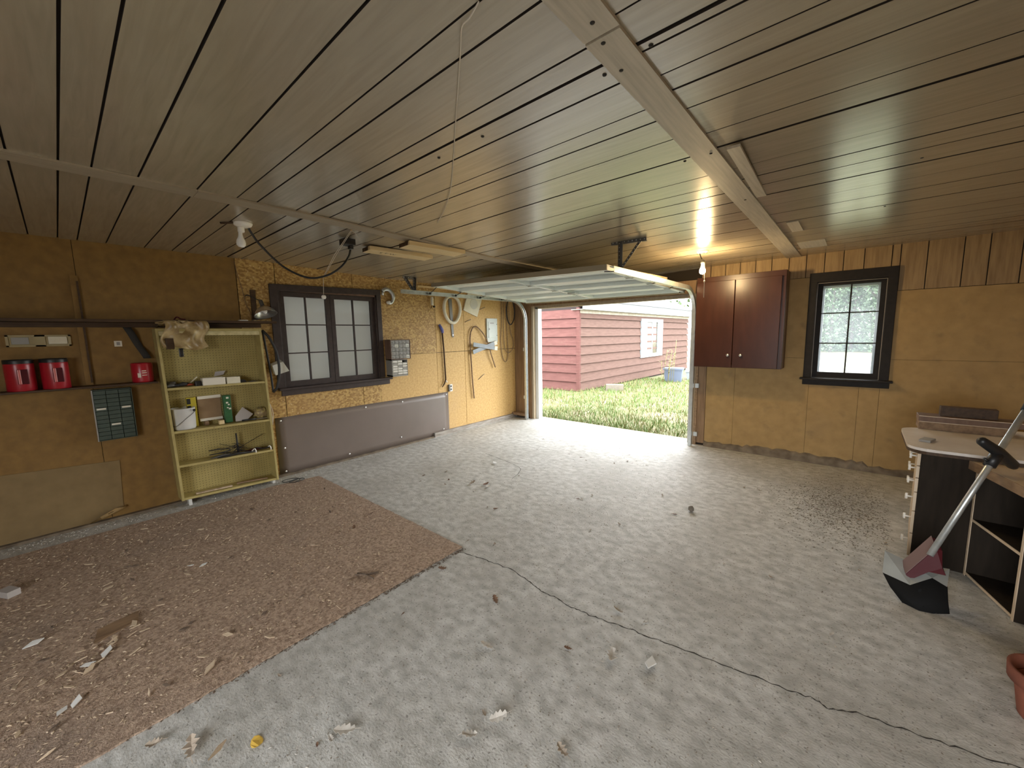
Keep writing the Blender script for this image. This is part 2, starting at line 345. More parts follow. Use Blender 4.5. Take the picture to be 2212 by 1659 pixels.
def batten(x0a, x1a, ya, x0b, x1b, yb, th=.011):
    n = 8; mb = MB(); vs = []
    for i in range(n + 1):
        t = i / n; y = ya + (yb - ya) * t; x0 = x0a + (x0b - x0a) * t; x1 = x1a + (x1b - x1a) * t
        vs += [(x0, y, zc(x0, y) - th), (x1, y, zc(x1, y) - th), (x1, y, zc(x1, y) - .0005), (x0, y, zc(x0, y) - .0005)]
    fs = [(0, 3, 2, 1), (n * 4, n * 4 + 1, n * 4 + 2, n * 4 + 3)]
    for i in range(n):
        for j in range(4): fs.append((i * 4 + j, i * 4 + (j + 1) % 4, i * 4 + 4 + (j + 1) % 4, i * 4 + 4 + j))
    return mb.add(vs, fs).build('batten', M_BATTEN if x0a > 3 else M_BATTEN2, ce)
batten(4.336, 4.45, YB, 4.340, 4.452, 1.118); batten(4.338, 4.448, 1.128, 4.318, 4.462, D)
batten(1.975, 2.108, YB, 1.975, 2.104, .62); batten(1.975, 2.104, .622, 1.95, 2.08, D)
MB().obox((4.505, 2.6, H - .012), (.055, .94, .012), Matrix.Rotation(R(2.2), 3, 'Z') @ Matrix.Rotation(R(1.2), 3, 'X')).build('batten', M_BATTEN, ce)
B(4.52, 4.60, 3.96, 4.36, H - .006, H - .0005).build('patch', M_BATTEN, ce)
B(4.50, 4.72, 4.93, 5.33, H - .005, H - .0005).build('patch', M_BATTEN, ce)
for x, y in ((4.40, 1.06), (4.385, 1.15), (4.37, 1.30), (4.48, 1.27), (4.31, 1.30), (3.72, 1.31), (3.42, 1.31), (4.29, 2.19), (4.42, 2.16), (4.4, 3.05), (5.6, 2.17), (5.2, 3.0), (5.1, 3.97)):
    MB().lathe((x, y, zc(x, y) - .0115 if 4.33 < x < 4.46 else zc(x, y) - .001), [(0, -.0025), (.006, -.002), (.0075, .001)], n=10).build('nail_head', M_INK, ce)

# ---- left wall
def wallparts(name, rects, x0, x1, m, label, axis='x'):
    mb = MB()
    for a, b, z0, z1 in rects: mb.box(x0, x1, a, b, z0, z1) if axis == 'x' else mb.box(a, b, x0, x1, z0, z1)
    return struct(name, mb, m, label=label)
wl = wallparts('wall_left', [(YB, 1.72, 0, H + .02), (2.93, D + .15, 0, H + .02), (1.72, 2.93, 0, 1.03), (1.72, 2.93, 2.15, H + .02)], -.2, -.012, M_BACK, 'left wall clad in brown and golden board sheets')
def panel(w_, a, b, z0, z1, m, axis='x', d=0., name='panel', g=.0018):
    if axis == 'x': B(-.0125, d, a + g, b - g, z0 + g, z1 - g).build(name, m, w_)
    else: B(a + g, b - g, D - d, D + .0125, z0 + g, z1 - g).build(name, m, w_)
T = H + .01
for a, b in ((YB, -1.05), (-1.05, .165), (.165, 1.318)): panel(wl, a, b, .02, T, M_FIBER)
panel(wl, 1.322, 1.69, .02, T, M_OSB)
panel(wl, 1.694, 2.60, 2.155, T, M_OSB); panel(wl, 1.694, 2.663, .02, 1.025, M_OSB)
panel(wl, 2.604, 2.935, 2.155, T, M_OSB, g=.001); panel(wl, 2.667, 2.935, .02, 1.025, M_OSB, g=.001)
panel(wl, 2.935, 3.933, 1.346, T, M_OSB, g=.001); panel(wl, 2.935, 3.933, .02, 1.344, M_PART, g=.001)
for a, b in ((3.937, 4.528), (4.532, D)): panel(wl, a, b, .05, 1.344, M_PART); panel(wl, a, b, 1.348, T, M_PART)
# the sheet at the lower left with its curled corner
M_SHEET = mat('olive_hardboard', (.24, .165, .07), .7, col2=(.2, .135, .055), scale=9, col3=(.17, .115, .05), scale3=1.6)
MB().prism([(.002, -2.0, .02), (.002, .012, .02), (.002, .245, .10), (.002, .262, .535), (.002, -2.0, .68)], (.006, 0, 0)).build('hardboard_sheet', M_SHEET, wl)
MB().sheet([[(.009, .005, .019), (.012, .1, .05), (.012, .262, .112)], [(.03, .012, .012), (.05, .11, .045), (.045, .258, .10)], [(.02, .02, .022), (.06, .1, .075), (.065, .19, .118)]], (.002, 0, 0)).build('curled_corner', M_FIBER2, wl)
bl = struct('baseboard_left', B(.0, .045, 3.8, D - .02, 0, .072), M_GREYWOOD, label='weathered grey sill board along the left wall')
B(.0, .05, YB, 3.78, 0, .022).build('sill_strip', M_CURB, bl)

# ---- back wall
wb = wallparts('wall_back', [(-.2, .46, 0, H + .02), (.46, 3.30, 2.12, H + .02), (3.30, 4.62, 0, H + .02), (4.62, 5.235, 0, 1.035), (4.62, 5.235, 2.13, H + .02), (5.235, XR + .2, 0, H + .02)],
               D + .012, D + .16, M_BACK, 'back wall around the open garage door', 'y')
for a, b in ((0, .155), (.155, .238), (.238, .37)): panel(wb, a, b, .02, T, M_DPLANK, 'y', name='plank', g=.003)
panel(wb, 3.375, 3.48, .03, T, M_DPLANK, 'y', .004, 'plank')
for a, b, z0, z1 in ((3.483, 3.83, .06, 1.263), (3.83, 4.618, .06, 1.263), (4.618, 5.07, .06, 1.03), (5.07, 5.24, .06, 1.03), (5.24, XR, .06, 1.263),
                     (3.483, 4.6, 1.263, 2.2), (5.25, XR, 1.263, 1.985)):
    panel(wb, a, b, z0, z1, M_FIBER2, 'y', .006, g=.0012)
xs = [3.483, 3.66, 3.83, 4.0, 4.17, 4.345, 4.513, 4.681, 4.847, 5.02, 5.238, 5.303, 5.498, 5.742, 5.905, 6.1, XR]
for a, b in zip(xs[:-1], xs[1:]):
    panel(wb, a, b, 2.2 if a < 4.6 else (2.132 if a < 5.23 else 1.985), T, M_WPLANK, 'y', random.uniform(0, .003), 'plank', g=.004)
cb = MB(); n = 60
prof = [(3.483 + (XR - 3.483) * i / n, .055 + .03 * random.random() + (.03 if 4.0 < 3.483 + (XR - 3.483) * i / n < 5.2 else 0)) for i in range(n + 1)]
vs = []
for x, h_ in prof: vs += [(x, D - .034 - .008 * random.random(), 0), (x, D - .026, h_ * .8), (x, D - .006, h_), (x, D + .005, 0)]
fs = [(i * 4 + j, i * 4 + 4 + j, i * 4 + 5 + j, i * 4 + 1 + j) for i in range(n) for j in range(3)]
struct('baseboard_back', MB().add(vs, fs), M_CURB, label='crumbling dark sill along the foot of the back wall')
struct('baseboard_corner', B(.005, .34, D - .13, D - .0, .055, .10), M_OLDWOOD, label='rough wooden block in the corner beside the door track')
# ---- walls behind the camera
struct('wall_right', B(XR, XR + .15, YB - .15, D + .15, 0, H + .02), M_FIBER2, label='right wall')
wr = MB(); wr.box(-.2, 3.65, YB - .15, YB, 0, H + .02); wr.box(6.15, XR + .15, YB - .15, YB, 0, H + .02); wr.box(3.65, 6.15, YB - .15, YB, 2.12, H + .02)  # unseen doorway added to bring daylight onto the foreground floor
struct('wall_rear', wr, M_FIBER2, label='unseen rear wall with an open doorway added for daylight')
struct('ground_rear', B(-30, 30, -40, YB - .2, -.3, -.06), mat('dark_rear_ground', (.05, .05, .05), .9, col2=(.035, .035, .035), scale=20), label='unseen ground behind the garage, kept dark to limit bounce light')  # unseen ground, made dark to keep bounce light off the ceiling

# ---- unseen eave added to shade the floor just inside the garage door
ev = struct('trim_2', B(-.4, XR + .4, D + .16, D + .85, 2.44, 2.47), M_CONC2, label='unseen roof eave added above the garage door to shade the floor')
B(-.4, XR + .4, D + .85, D + .88, 2.40, 2.60).build('fascia', M_EXTW, ev)
# ---- door frame
tr = thing('trim_1', (0, D, 0), 'wooden frame of the garage door opening', None, None, 'structure')
B(.365, .42, D - .02, D + .03, 0, 2.2).build('jamb', M_DPLANK, tr); B(.42, .462, D - .012, D + .1, 0, 2.12).build('jamb', M_JAMB, tr)
B(.462, .527, D + .06, D + .17, 0, 2.095).build('jamb', M_WHITE, tr)
B(3.237, 3.292, D + .06, D + .17, 0, 2.06).build('jamb', M_WHITE2, tr); B(3.292, 3.34, D - .012, D + .1, 0, 2.12).build('jamb', M_JAMB, tr)
B(3.34, 3.376, D - .02, D + .03, 0, 2.2).build('jamb', M_OLDWOOD, tr)
B(.36, 3.40, D - .03, D + .012, 2.12, 2.3).build('header', M_DPLANK, tr); B(.46, 3.3, D + .06, D + .17, 2.075, 2.13).build('header', M_JAMB, tr)

# ---- left window: brown casing, two six-light sashes, white sheeting behind the glass
w1 = thing('window_1', (0, 2.3, .94), 'brown wooden double window with twelve clouded panes', None, None, 'structure')
for a in ((1.617, 1.70, 1.03, 2.222), (2.925, 2.992, 1.045, 2.25)): B(0, .026, *a).build('casing', M_FRAME1, w1, .004)
MB().hexa([(0, 1.70, 2.147), (.028, 1.70, 2.147), (.028, 2.925, 2.178), (0, 2.925, 2.178), (0, 1.617, 2.222), (.028, 1.617, 2.222), (.028, 2.992, 2.25), (0, 2.992, 2.25)]).build('casing', M_FRAME1, w1, .004)
B(-.06, .075, 1.615, 3.08, 1.012, 1.04).build('window_sill', M_FRAME1, w1, .006); B(0, .03, 1.65, 3.06, .945, 1.011).build('apron', M_FRAME1, w1, .005)
for a in ((1.70, 1.722, 1.04, 2.16), (2.906, 2.926, 1.04, 2.17)): B(-.16, .012, *a).build('jamb', M_FRAME1, w1)
B(-.16, .012, 1.7, 2.926, 2.15, 2.175).build('jamb', M_CABS, w1)
B(-.16, -.02, 1.70, 2.926, 1.03, 1.042).build('jamb', M_FRAME1, w1)
for s0, s1 in ((1.722, 2.303), (2.308, 2.906)):
    sa = MB(); x0, x1 = -.055, -.018
    sa.box(x0, x1, s0, s0 + .05, 1.042, 2.148); sa.box(x0, x1, s1 - .055, s1, 1.042, 2.148)
    sa.box(x0, x1, s0 + .05, s1 - .055, 1.042, 1.105); sa.box(x0, x1, s0 + .05, s1 - .055, 2.095, 2.148)
    so = sa.build('sash', M_FRAME1, w1)
    ym = (s0 + .05 + s1 - .055) / 2
    B(-.048, -.022, ym - .008, ym + .008, 1.105, 2.095).build('glazing_bar', M_FRAME1, so)
    for z in (1.435, 1.77): B(-.047, -.023, s0 + .05, s1 - .055, z - .007, z + .007).build('glazing_bar', M_FRAME1, so)
    for ya, yb in ((s0 + .05, ym - .008), (ym + .008, s1 - .055)):
        for za, zb in ((1.105, 1.428), (1.442, 1.763), (1.777, 2.095)): B(-.039, -.036, ya, yb, za, zb).build('pane', M_GLASS, so)
B(-.125, -.123, 1.722, 2.906, 1.042, 2.15).build('backing_sheet', M_FILM, w1)

# ---- back window: near-black casing, clear six-light sash
w2 = thing('window_2', (4.93, D, .95), 'near-black wooden window with six clear panes', None, None, 'structure')
def ybox(x0, x1, y0, y1, z0, z1): return B(x0, x1, y0, y1, z0, z1)
for a in ((4.558, 4.632), (5.225, 5.303)): B(*a, D - .03, D - .006, 1.035, 2.24).build('casing', M_FRAME2, w2, .004)
B(4.558, 5.303, D - .031, D - .006, 2.135, 2.242).build('casing', M_FRAME2, w2, .004)
B(4.53, 5.335, D - .085, D + .02, 1.012, 1.035).build('window_sill', M_FRAME2, w2, .004); B(4.555, 5.312, D - .035, D - .006, .95, 1.011).build('apron', M_FRAME2, w2, .004)
for a in ((4.62, 4.634), (5.222, 5.236)): B(*a, D - .012, D + .14, 1.035, 2.14).build('jamb', M_FRAME2, w2)
B(4.62, 5.236, D - .012, D + .14, 2.125, 2.14).build('jamb', M_FRAME2, w2); B(4.62, 5.236, D + .02, D + .14, 1.02, 1.036).build('jamb', M_EXTW, w2)
for a in ((4.634, 4.638), (5.218, 5.222)): B(*a, D - .013, D - .006, 1.036, 2.125).build('bead', M_LINE, w2)
B(4.634, 5.222, D - .013, D - .006, 2.121, 2.125).build('bead', M_LINE, w2)
sa = MB(); y0, y1 = D + .04, D + .075
sa.box(4.634, 4.685, y0, y1, 1.036, 2.125); sa.box(5.175, 5.222, y0, y1, 1.036, 2.125); sa.box(4.685, 5.175, y0, y1, 1.036, 1.10); sa.box(4.685, 5.175, y0, y1, 2.095, 2.125)
so = sa.build('sash', M_FRAME2, w2)
B(4.927, 4.941, y0 + .006, y1 - .006, 1.10, 2.095).build('glazing_bar', M_FRAME2, so)
for z in (1.437, 1.782): B(4.685, 5.175, y0 + .006, y1 - .006, z - .006, z + .006).build('glazing_bar', M_FRAME2, so)
for xa, xb in ((4.685, 4.927), (4.941, 5.175)):
    for za, zb in ((1.10, 1.431), (1.443, 1.776), (1.788, 2.095)): B(xa, xb, D + .056, D + .059, za, zb).build('pane', M_DUSTHAZE, so)
st = MB(); st.box(4.66, 4.70, D + .1, D + .13, 1.036, 2.12); st.box(5.155, 5.19, D + .1, D + .13, 1.036, 2.12); st.box(4.7, 5.155, D + .1, D + .13, 2.07, 2.12)
st.build('storm_frame', M_EXTW, w2)

# ================================================================== OUTDOORS
def gz(y): return -.07 - .012 * max(0, min(y - 6, 35))
gr = MB(); ys = [D + .16, 7, 8, 10, 13, 17, 22, 30, 41, 60, 110]; xs_ = [-60, -30, -12, -6, -3, 0, 3, 6, 10, 16, 30, 60]
gr.add([(x, y, gz(y)) for y in ys for x in xs_], [(i * 12 + j, i * 12 + j + 1, i * 12 + j + 13, i * 12 + j + 12) for i in range(len(ys) - 1) for j in range(11)])
struct('lawn_ground', gr, M_GROUND, label='patchy lawn outside the garage')
def blades(n, area, m, name, label, hmax=.13, dens=None):
    mb = MB(); vs = []; fs = []
    for _ in range(n):
        x = random.uniform(area[0], area[1]); y = area[2] + (area[3] - area[2]) * random.random() ** 1.6
        if x < -1.1 and y > 10.0: continue
        if dens and random.random() > dens(x, y): continue
        a = random.uniform(0, 6.28); h_ = random.uniform(.03, hmax); wd = random.uniform(.004, .011) * (1 + (y - 6) * .06); z = gz(y) - .005
        dx, dy = math.cos(a) * wd, math.sin(a) * wd; lx, ly = random.uniform(-.6, .6) * h_, random.uniform(-.6, .6) * h_
        k = len(vs); vs += [(x - dx, y - dy, z), (x + dx, y + dy, z), (x + lx, y + ly, z + h_)]; fs.append((k, k + 1, k + 2))
    o = mb.add(vs, fs).build(name, m); return tag(o, label, 'grass', None, 'stuff')
patch = lambda x, y: .25 + .75 * (math.sin(x * 1.7 + y * .9) + math.sin(y * 2.1 - x * .6 + 1) > -.4) if y < 8.2 else 1
blades(19000, (-4.5, 5.5, 6.15, 15), M_GRASS1, 'green_grass', 'green grass growing between the garage and the house', .15, patch)
blades(17000, (-4.5, 5.5, 6.15, 15), M_GRASS2, 'yellow_grass', 'yellowed dry grass among the green outside the door', .12)

# ---- neighbouring house: clapboards one by one
hs = thing('clapboard_house', (-1.14, 10.07, gz(10)), 'red-brown clapboard house with white fascia outside the open garage', 'house')
HX, HY = -1.14, 10.07; NB = 9; EX = .27
B(-9.2, HX - .03, HY + .03, 20, -.25, 2.5).build('wall', mat('lap_shadow_dark', (.02, .012, .01), .9), hs)  # near-black behind added gaps, standing in for shadow lines under each lap
MB().prism([(-9.2, HY + .03, 2.5), (HX - .03, HY + .03, 2.5), (-5.17, HY + .03, 4.2)], (0, .1, 0)).build('gable', M_SIDING, hs)
for k in range(NB):
    z0 = -.10 + EX * k; z1 = z0 + EX - .012
    MB().hexa([(-9.2, HY - .05, z0), (HX + .005, HY - .05, z0), (HX + .005, HY + .03, z0), (-9.2, HY + .03, z0), (-9.2, HY - .004, z1), (HX + .005, HY - .004, z1), (HX + .005, HY + .03, z1), (-9.2, HY + .03, z1)]).build('clapboard', M_SIDING, hs)
    zz = -.012 * k * 0
    MB().hexa([(HX - .03, HY, z0), (HX + .05, HY, z0), (HX + .05, 20, z0 - .05), (HX - .03, 20, z0 - .05), (HX - .03, HY, z1), (HX + .004, HY, z1), (HX + .004, 20, z1 - .05), (HX - .03, 20, z1 - .05)]).build('clapboard', M_SIDING2, hs)
B(HX - .06, HX + .045, HY - .045, HY + .045, -.13, 2.36).build('corner_board', M_SIDING, hs)
B(HX + .0, HX + .05, HY, 20, 2.2, 2.3).build('frieze_board', M_CONC2, hs)
B(HX - .2, HX + .22, HY - .1, 20.3, 2.295, 2.31).build('soffit', M_CONC2, hs)
B(HX + .2, HX + .23, HY - .12, 20.3, 2.295, 2.56).build('fascia', M_EXTW, hs)
B(HX + .23, HX + .25, HY - .12, 20.3, 2.54, 2.575).build('drip_edge', M_EXTW, hs)
rf = MB().hexa([(HX + .26, HY - .2, 2.55), (HX + .26, 20.3, 2.55), (-5.17, 20.3, 4.25), (-5.17, HY - .2, 4.25), (HX + .26, HY - .2, 2.58), (HX + .26, 20.3, 2.58), (-5.17, 20.3, 4.3), (-5.17, HY - .2, 4.3)]).build('roof', M_ROOF, hs)
MB().hexa([(-9.5, HY - .2, 2.5), (-9.5, 20.3, 2.5), (-5.17, 20.3, 4.25), (-5.17, HY - .2, 4.25), (-9.5, HY - .2, 2.55), (-9.5, 20.3, 2.55), (-5.17, 20.3, 4.3), (-5.17, HY - .2, 4.3)]).build('roof', M_ROOF, hs)
for k in range(14):
    t0, t1 = k / 14, (k + 1.05) / 14; xa, xb = HX + .28 + (-5.17 - HX - .28) * t0, HX + .28 + (-5.17 - HX - .28) * t1; za, zb = 2.582 + 1.72 * t0, 2.582 + 1.72 * t1
    MB().hexa([(xa, HY - .2, za - .02), (xa, 20.3, za - .02), (xb, 20.3, zb - .02), (xb, HY - .2, zb - .02), (xa, HY - .2, za + .02), (xa, 20.3, za + .02), (xb, 20.3, zb), (xb, HY - .2, zb)]).build('shingle_row', M_ROOF, rf)
hw = thing('house_window', (HX, 15.45, .65), None, None); hw.parent = hs; hw.location = Vector((HX, 15.45, .65)) - BASE[hs.name]
for a in ((14.42, 14.82), (16.14, 16.58)):
    sh = B(HX + .02, HX + .07, *a, .65, 2.12).build('shutter', M_EXTW, hw)
    sl = MB()
    for k in range(13): sl.box(HX + .071, HX + .076, a[0] + .1, a[1] - .12, .82 + k * .095, .835 + k * .095)
    sl.build('louvre_slots', M_ROOF, hw)
fr = MB(); x0, x1 = HX + .02, HX + .075
fr.box(x0, x1, 14.82, 14.94, .65, 2.12); fr.box(x0, x1, 16.02, 16.14, .65, 2.12); fr.box(x0, x1, 14.94, 16.02, .65, .78); fr.box(x0, x1, 14.94, 16.02, 2.0, 2.12); fr.box(x0, x1 - .01, 15.45, 15.52, .78, 2.0)
fr.build('window_frame', M_EXTW, hw)
B(HX + .02, HX + .04, 14.94, 15.45, .78, 2.0).build('pane', M_CURTAIN, hw); B(HX + .02, HX + .04, 15.52, 16.02, .78, 2.0).build('pane', M_EXTGLASS, hw)

# ---- things standing on the grass
def tote(cx, cy, wx, wy, h_, m, label, tilt=0):
    z = gz(cy) - .01; t = thing('storage_tote', (cx, cy, z), label, 'tote')
    a = R(tilt); rot = lambda x, y: (cx + x * math.cos(a) - y * math.sin(a), cy + x * math.sin(a) + y * math.cos(a))
    def ring(k, z_, e=0): return [(*rot(sx * (wx * k / 2 + e), sy * (wy * k / 2 + e)), z_) for sx, sy in ((-1, -1), (1, -1), (1, 1), (-1, 1))]
    MB().add(ring(.84, z) + ring(1, z + h_) + ring(.96, z + h_) + ring(.8, z + .02),
             [(0, 3, 2, 1)] + [(i, (i + 1) % 4, 4 + (i + 1) % 4, 4 + i) for i in range(4)] + [(4 + i, 4 + (i + 1) % 4, 8 + (i + 1) % 4, 8 + i) for i in range(4)] + [(8 + i, 8 + (i + 1) % 4, 12 + (i + 1) % 4, 12 + i) for i in range(4)] + [(12, 13, 14, 15)]).build('tub', m, t)
    MB().hexa(ring(1, z + h_ - .06, .018) + ring(1, z + h_, .018)).build('rim', m, t)
tote(.12, 14.5, .62, .5, .5, M_TOTE, 'blue-grey plastic tote on the grass by the house wall', 12)
tote(.62, 15.6, .75, .5, .36, M_TOTEW, 'low white plastic tote behind the blue-grey one', 8)
ckb = MB(); z = gz(10.9) - .01
ckb.obox((-.42, 10.95, z + .1), (.52, .2, .2), Matrix.Rotation(R(28), 3, 'Z'))
one('concrete_block', ckb, M_CINDER, 'tan concrete block lying in the grass near the house corner', 'block', bevel=.012)
wd = thing('tall_weed', (.2, 14.0, gz(14)), 'tall yellow-green weed growing beside the plastic totes', 'weed')
st_ = MB(); lf = MB()
for k in range(7):
    x, y = .05 + random.uniform(-.3, .35), 13.9 + random.uniform(-.1, .2); h_ = random.uniform(.7, 1.5); lx = random.uniform(-.15, .15)
    st_.tube([(x, y, gz(y) - .01), (x + lx * .4, y, gz(y) + h_ * .5), (x + lx, y, gz(y) + h_)], .008, 5)
    for q in range(16):
        t = .4 + .6 * random.random(); c = Vector((x + lx * t * t, y, gz(y) + h_ * t)); a = random.uniform(0, 6.28); l_ = random.uniform(.05, .13)
        d = Vector((math.cos(a), math.sin(a), random.uniform(-.2, .6))) * l_; s = d.cross(Vector((0, 0, 1))).normalized() * l_ * .25
        lf.add([c, c + d * .5 + s, c + d, c + d * .5 - s], [(0, 1, 2, 3)])
st_.build('stem', M_GRASS2, wd); lf.build('foliage', M_GRASS2, wd)

# ---- trees across the lawn
def tree_mesh(seed, h_, cr_, m, z0):
    rnd = random.Random(seed); mb = MB(); vs = []; fs = []
    for _ in range(1000):
        while 1:
            p = Vector((rnd.uniform(-1, 1), rnd.uniform(-1, 1), rnd.uniform(-1, 1)))
            if .25 < p.length < 1: break
        zc_ = (p.z + 1) / 2; wsc = cr_ * (.55 + .75 * math.sin(math.pi * min(1, zc_ * .85 + .15)))
        c = Vector((p.x * wsc, p.y * wsc, z0 + (h_ - z0) * zc_)); r = rnd.uniform(.08, .24)
        n1 = Vector((rnd.gauss(0, 1), rnd.gauss(0, 1), rnd.gauss(0, 1))).normalized(); a = n1.orthogonal().normalized() * r; b = n1.cross(a) * .7
        k = len(vs); vs += [c - a, c - b, c + a, c + b]; fs.append((k, k + 1, k + 2, k + 3))
    me = bpy.data.meshes.new('foliage'); me.from_pydata([tuple(v) for v in vs], [], fs); me.materials.append(m); return me
def trunk_mesh(seed, h_, r):
    rnd = random.Random(seed); mb = MB()
    mb.tube([(0, 0, -.1), (rnd.uniform(-.1, .1), 0, h_ * .3), (rnd.uniform(-.2, .2), rnd.uniform(-.2, .2), h_ * .85)], [r, r * .75, r * .25], 8)
    for k in range(7):
        a = rnd.uniform(0, 6.28); z_ = h_ * rnd.uniform(.22, .6); l_ = h_ * rnd.uniform(.12, .2)
        mb.tube([(0, 0, z_), (math.cos(a) * l_ * .5, math.sin(a) * l_ * .5, z_ + l_ * .5), (math.cos(a) * l_, math.sin(a) * l_, z_ + l_ * .8)], [r * .35, r * .22, r * .1], 5)
    me = bpy.data.meshes.new('trunk'); me.from_pydata([tuple(v) for v in mb.v], [], mb.f); me.materials.append(M_BARK); return me
FOL = [tree_mesh(1, 11, 2.6, M_LEAFT, 2.0), tree_mesh(2, 9, 2.3, M_LEAFT2, .9), tree_mesh(3, 13, 2.9, M_LEAFT, 3.2)]
TRK = [trunk_mesh(1, 11, .26), trunk_mesh(2, 9, .2), trunk_mesh(3, 13, .3), trunk_mesh(4, 9, .13)]
M_LEAFP = mat('hazy_leaf', (.1, .135, .085), .8, spec=.1, col2=(.06, .09, .055), scale=.8)
rnd_ = random.Random(9); vs = []; fs = []
for _ in range(1500):
    a, rr, z_ = rnd_.uniform(0, 6.28), 1.0 * math.sqrt(rnd_.random()), rnd_.uniform(.15, 9); c = Vector((rr * math.cos(a), rr * math.sin(a), z_)); r = rnd_.uniform(.06, .17)
    n1 = Vector((rnd_.gauss(0, 1), rnd_.gauss(0, 1), rnd_.gauss(0, 1))).normalized(); a_ = n1.orthogonal().normalized() * r; b_ = n1.cross(a_) * .7
    k = len(vs); vs += [c - a_, c - b_, c + a_, c + b_]; fs.append((k, k + 1, k + 2, k + 3))
me = bpy.data.meshes.new('foliage'); me.from_pydata([tuple(v) for v in vs], [], fs); me.materials.append(M_LEAFP); FOL.append(me)
for i, (x, y, k) in enumerate(tuple((x, y, 3) for x, y in ((1.9, 47), (3.3, 46.2), (4.7, 47.3), (6.2, 46.4), (7.7, 47), (2.6, 49), (4.0, 48.8), (5.4, 49.2), (7.0, 48.8), (1.8, 51), (3.2, 51.2), (4.7, 50.9), (6.2, 51.2), (7.7, 51), (2.5, 53), (4.0, 53.1), (5.5, 53), (7.0, 53.2), (8.5, 53))) + ((.5, 59, 0), (8.6, 60, 2), (4.6, 60, 2), (-7.5, 33, 0), (-14.5, 37, 2))):
    t = thing('leafy_tree', (x, y, gz(y) - .05), 'slender pale tree at the edge of the woods seen through the black window' if k == 3 else 'broad tree behind the slender trees seen through the black window' if y > 40 else 'green tree standing behind the roof of the clapboard house', 'tree',
              'slender trees across the lawn' if k == 3 else 'broad trees beyond the woods' if y > 40 else 'trees behind the house')
    for nm, me in (('foliage', FOL[k]), ('trunk', TRK[k])):
        o = bpy.data.objects.new(nm, me); COL.objects.link(o); o.parent = t; o.rotation_euler = (0, 0, i * 1.3)

# ================================================================== GARAGE DOOR
gd = thing('garage_door', (1.85, 4.55, 2.1), 'white steel sectional garage door rolled up under the ceiling', 'garage door')
NL, NR, FL_, FR = Vector((.48, 3.52, 2.29)), Vector((3.22, 3.42, 2.185)), Vector((.48, 5.60, 2.165)), Vector((3.22, 5.62, 2.13))
def DP(u, v, w_):
    return NL * (1 - u) * (1 - v) + NR * u * (1 - v) + FL_ * (1 - u) * v + FR * u * v + Vector((0, 0, w_))
def dbox(u0, u1, v0, v1, w0, w1, mb=None):
    mb = mb or MB(); return mb.hexa([DP(u0, v0, w0), DP(u1, v0, w0), DP(u1, v1, w0), DP(u0, v1, w0), DP(u0, v0, w1), DP(u1, v0, w1), DP(u1, v1, w1), DP(u0, v1, w1)])
for k in range(4):
    v0, v1 = k / 4 + .002, (k + 1) / 4 - .002
    se = dbox(0, 1, v0, v1, .044, .05).build('section', M_DOORW, gd)
    dbox(0, 1, v0, v0 + .02, 0, .044).build('rail', M_DOORW, se); dbox(0, 1, v1 - .02, v1, 0, .044).build('rail', M_DOORW, se)
    dbox(0, 1, v0 + .105, v0 + .145, .03, .044).build('rib', M_DOORW, se)
    for a, b in ((0, .022), (.49, .512), (.978, 1)): dbox(a, b, v0 + .02, v1 - .02, .002, .044).build('stile', M_DOORW, se)
dbox(0, 1, -.004, .001, -.002, .05).build('edge_cap', M_DOORB, gd); dbox(0, 1, 1.0, 1.012, -.012, .05).build('weather_seal', M_DOORB, gd)
for v in (.25, .5, .75):
    for u in (.012, .5, .988):
        hg = MB(); dbox(u - .012, u + .012, v - .022, v + .022, -.006, .0, hg); p, q = DP(u - .014, v, -.008), DP(u + .014, v, -.008); hg.tube([p, q], .007, 6)
        hg.build('hinge', M_GALV, gd)
lk = MB(); dbox(.515, .56, .62, .66, -.02, 0, lk); lk.tube([DP(.53, .6, -.03), DP(.53, .69, -.03)], .007, 6); lk.build('lock_handle', M_GALV, gd)
for u, sx in ((0, -1), (1, 1)):
    for v in (.02, .25, .5, .75, .97):
        p = DP(u, v, -.005); p2 = Vector((.385 if sx < 0 else 3.318, p.y, 2.21 if sx < 0 else 2.165))
        ro = MB(); ro.tube([p - Vector((sx * .05, 0, 0)), p2], .005, 6); ro.lathe(p2 - Vector((.008, 0, 0)), [(0, 0), (.017, 0), (.017, .016), (0, .016)], (1, 0, 0), 12)
        ro.build('roller', M_BLACK, gd)
def sweep_channel(x, sgn, z, ya, name, label):
    path = [(ya, z, 0.)] + [(ya + (5.36 - ya) * t, z, 0.) for t in (.33, .66, 1)]
    rr = .36
    for k in range(1, 11): a = R(9 * k); path.append((5.36 + rr * math.sin(a), z - rr + rr * math.cos(a), a))
    path += [(5.72, z - rr - .5, R(90)), (5.72, .9, R(90)), (5.72, .0, R(90))]
    pr = [(0, .026), (.042, .026), (.042, .019), (.039, .019), (.039, .023), (.003, .023), (.003, -.023), (.039, -.023), (.039, -.019), (.042, -.019), (.042, -.026), (0, -.026)]
    vs = []; n = len(pr)
    for y, zz, a in path: vs += [(x + sgn * px, y + math.sin(a) * pn, zz + math.cos(a) * pn) for px, pn in pr]
    fs = [(i * n + j, i * n + (j + 1) % n, (i + 1) * n + (j + 1) % n, (i + 1) * n + j) for i in range(len(path) - 1) for j in range(n)] + [tuple(range(n)), tuple(range((len(path) - 1) * n, len(path) * n))[::-1]]
    t = thing(name, (x, 5.72, 0), label, 'track'); MB().add(vs, fs).build('rail', M_GALV, t); return t
tl = sweep_channel(.352, 1, 2.21, 3.095, 'door_track', 'galvanised curved door track on the left by the electrical panel')
tk = sweep_channel(3.352, -1, 2.165, 3.3, 'door_track', 'galvanised curved door track on the right by the brown cabinet')
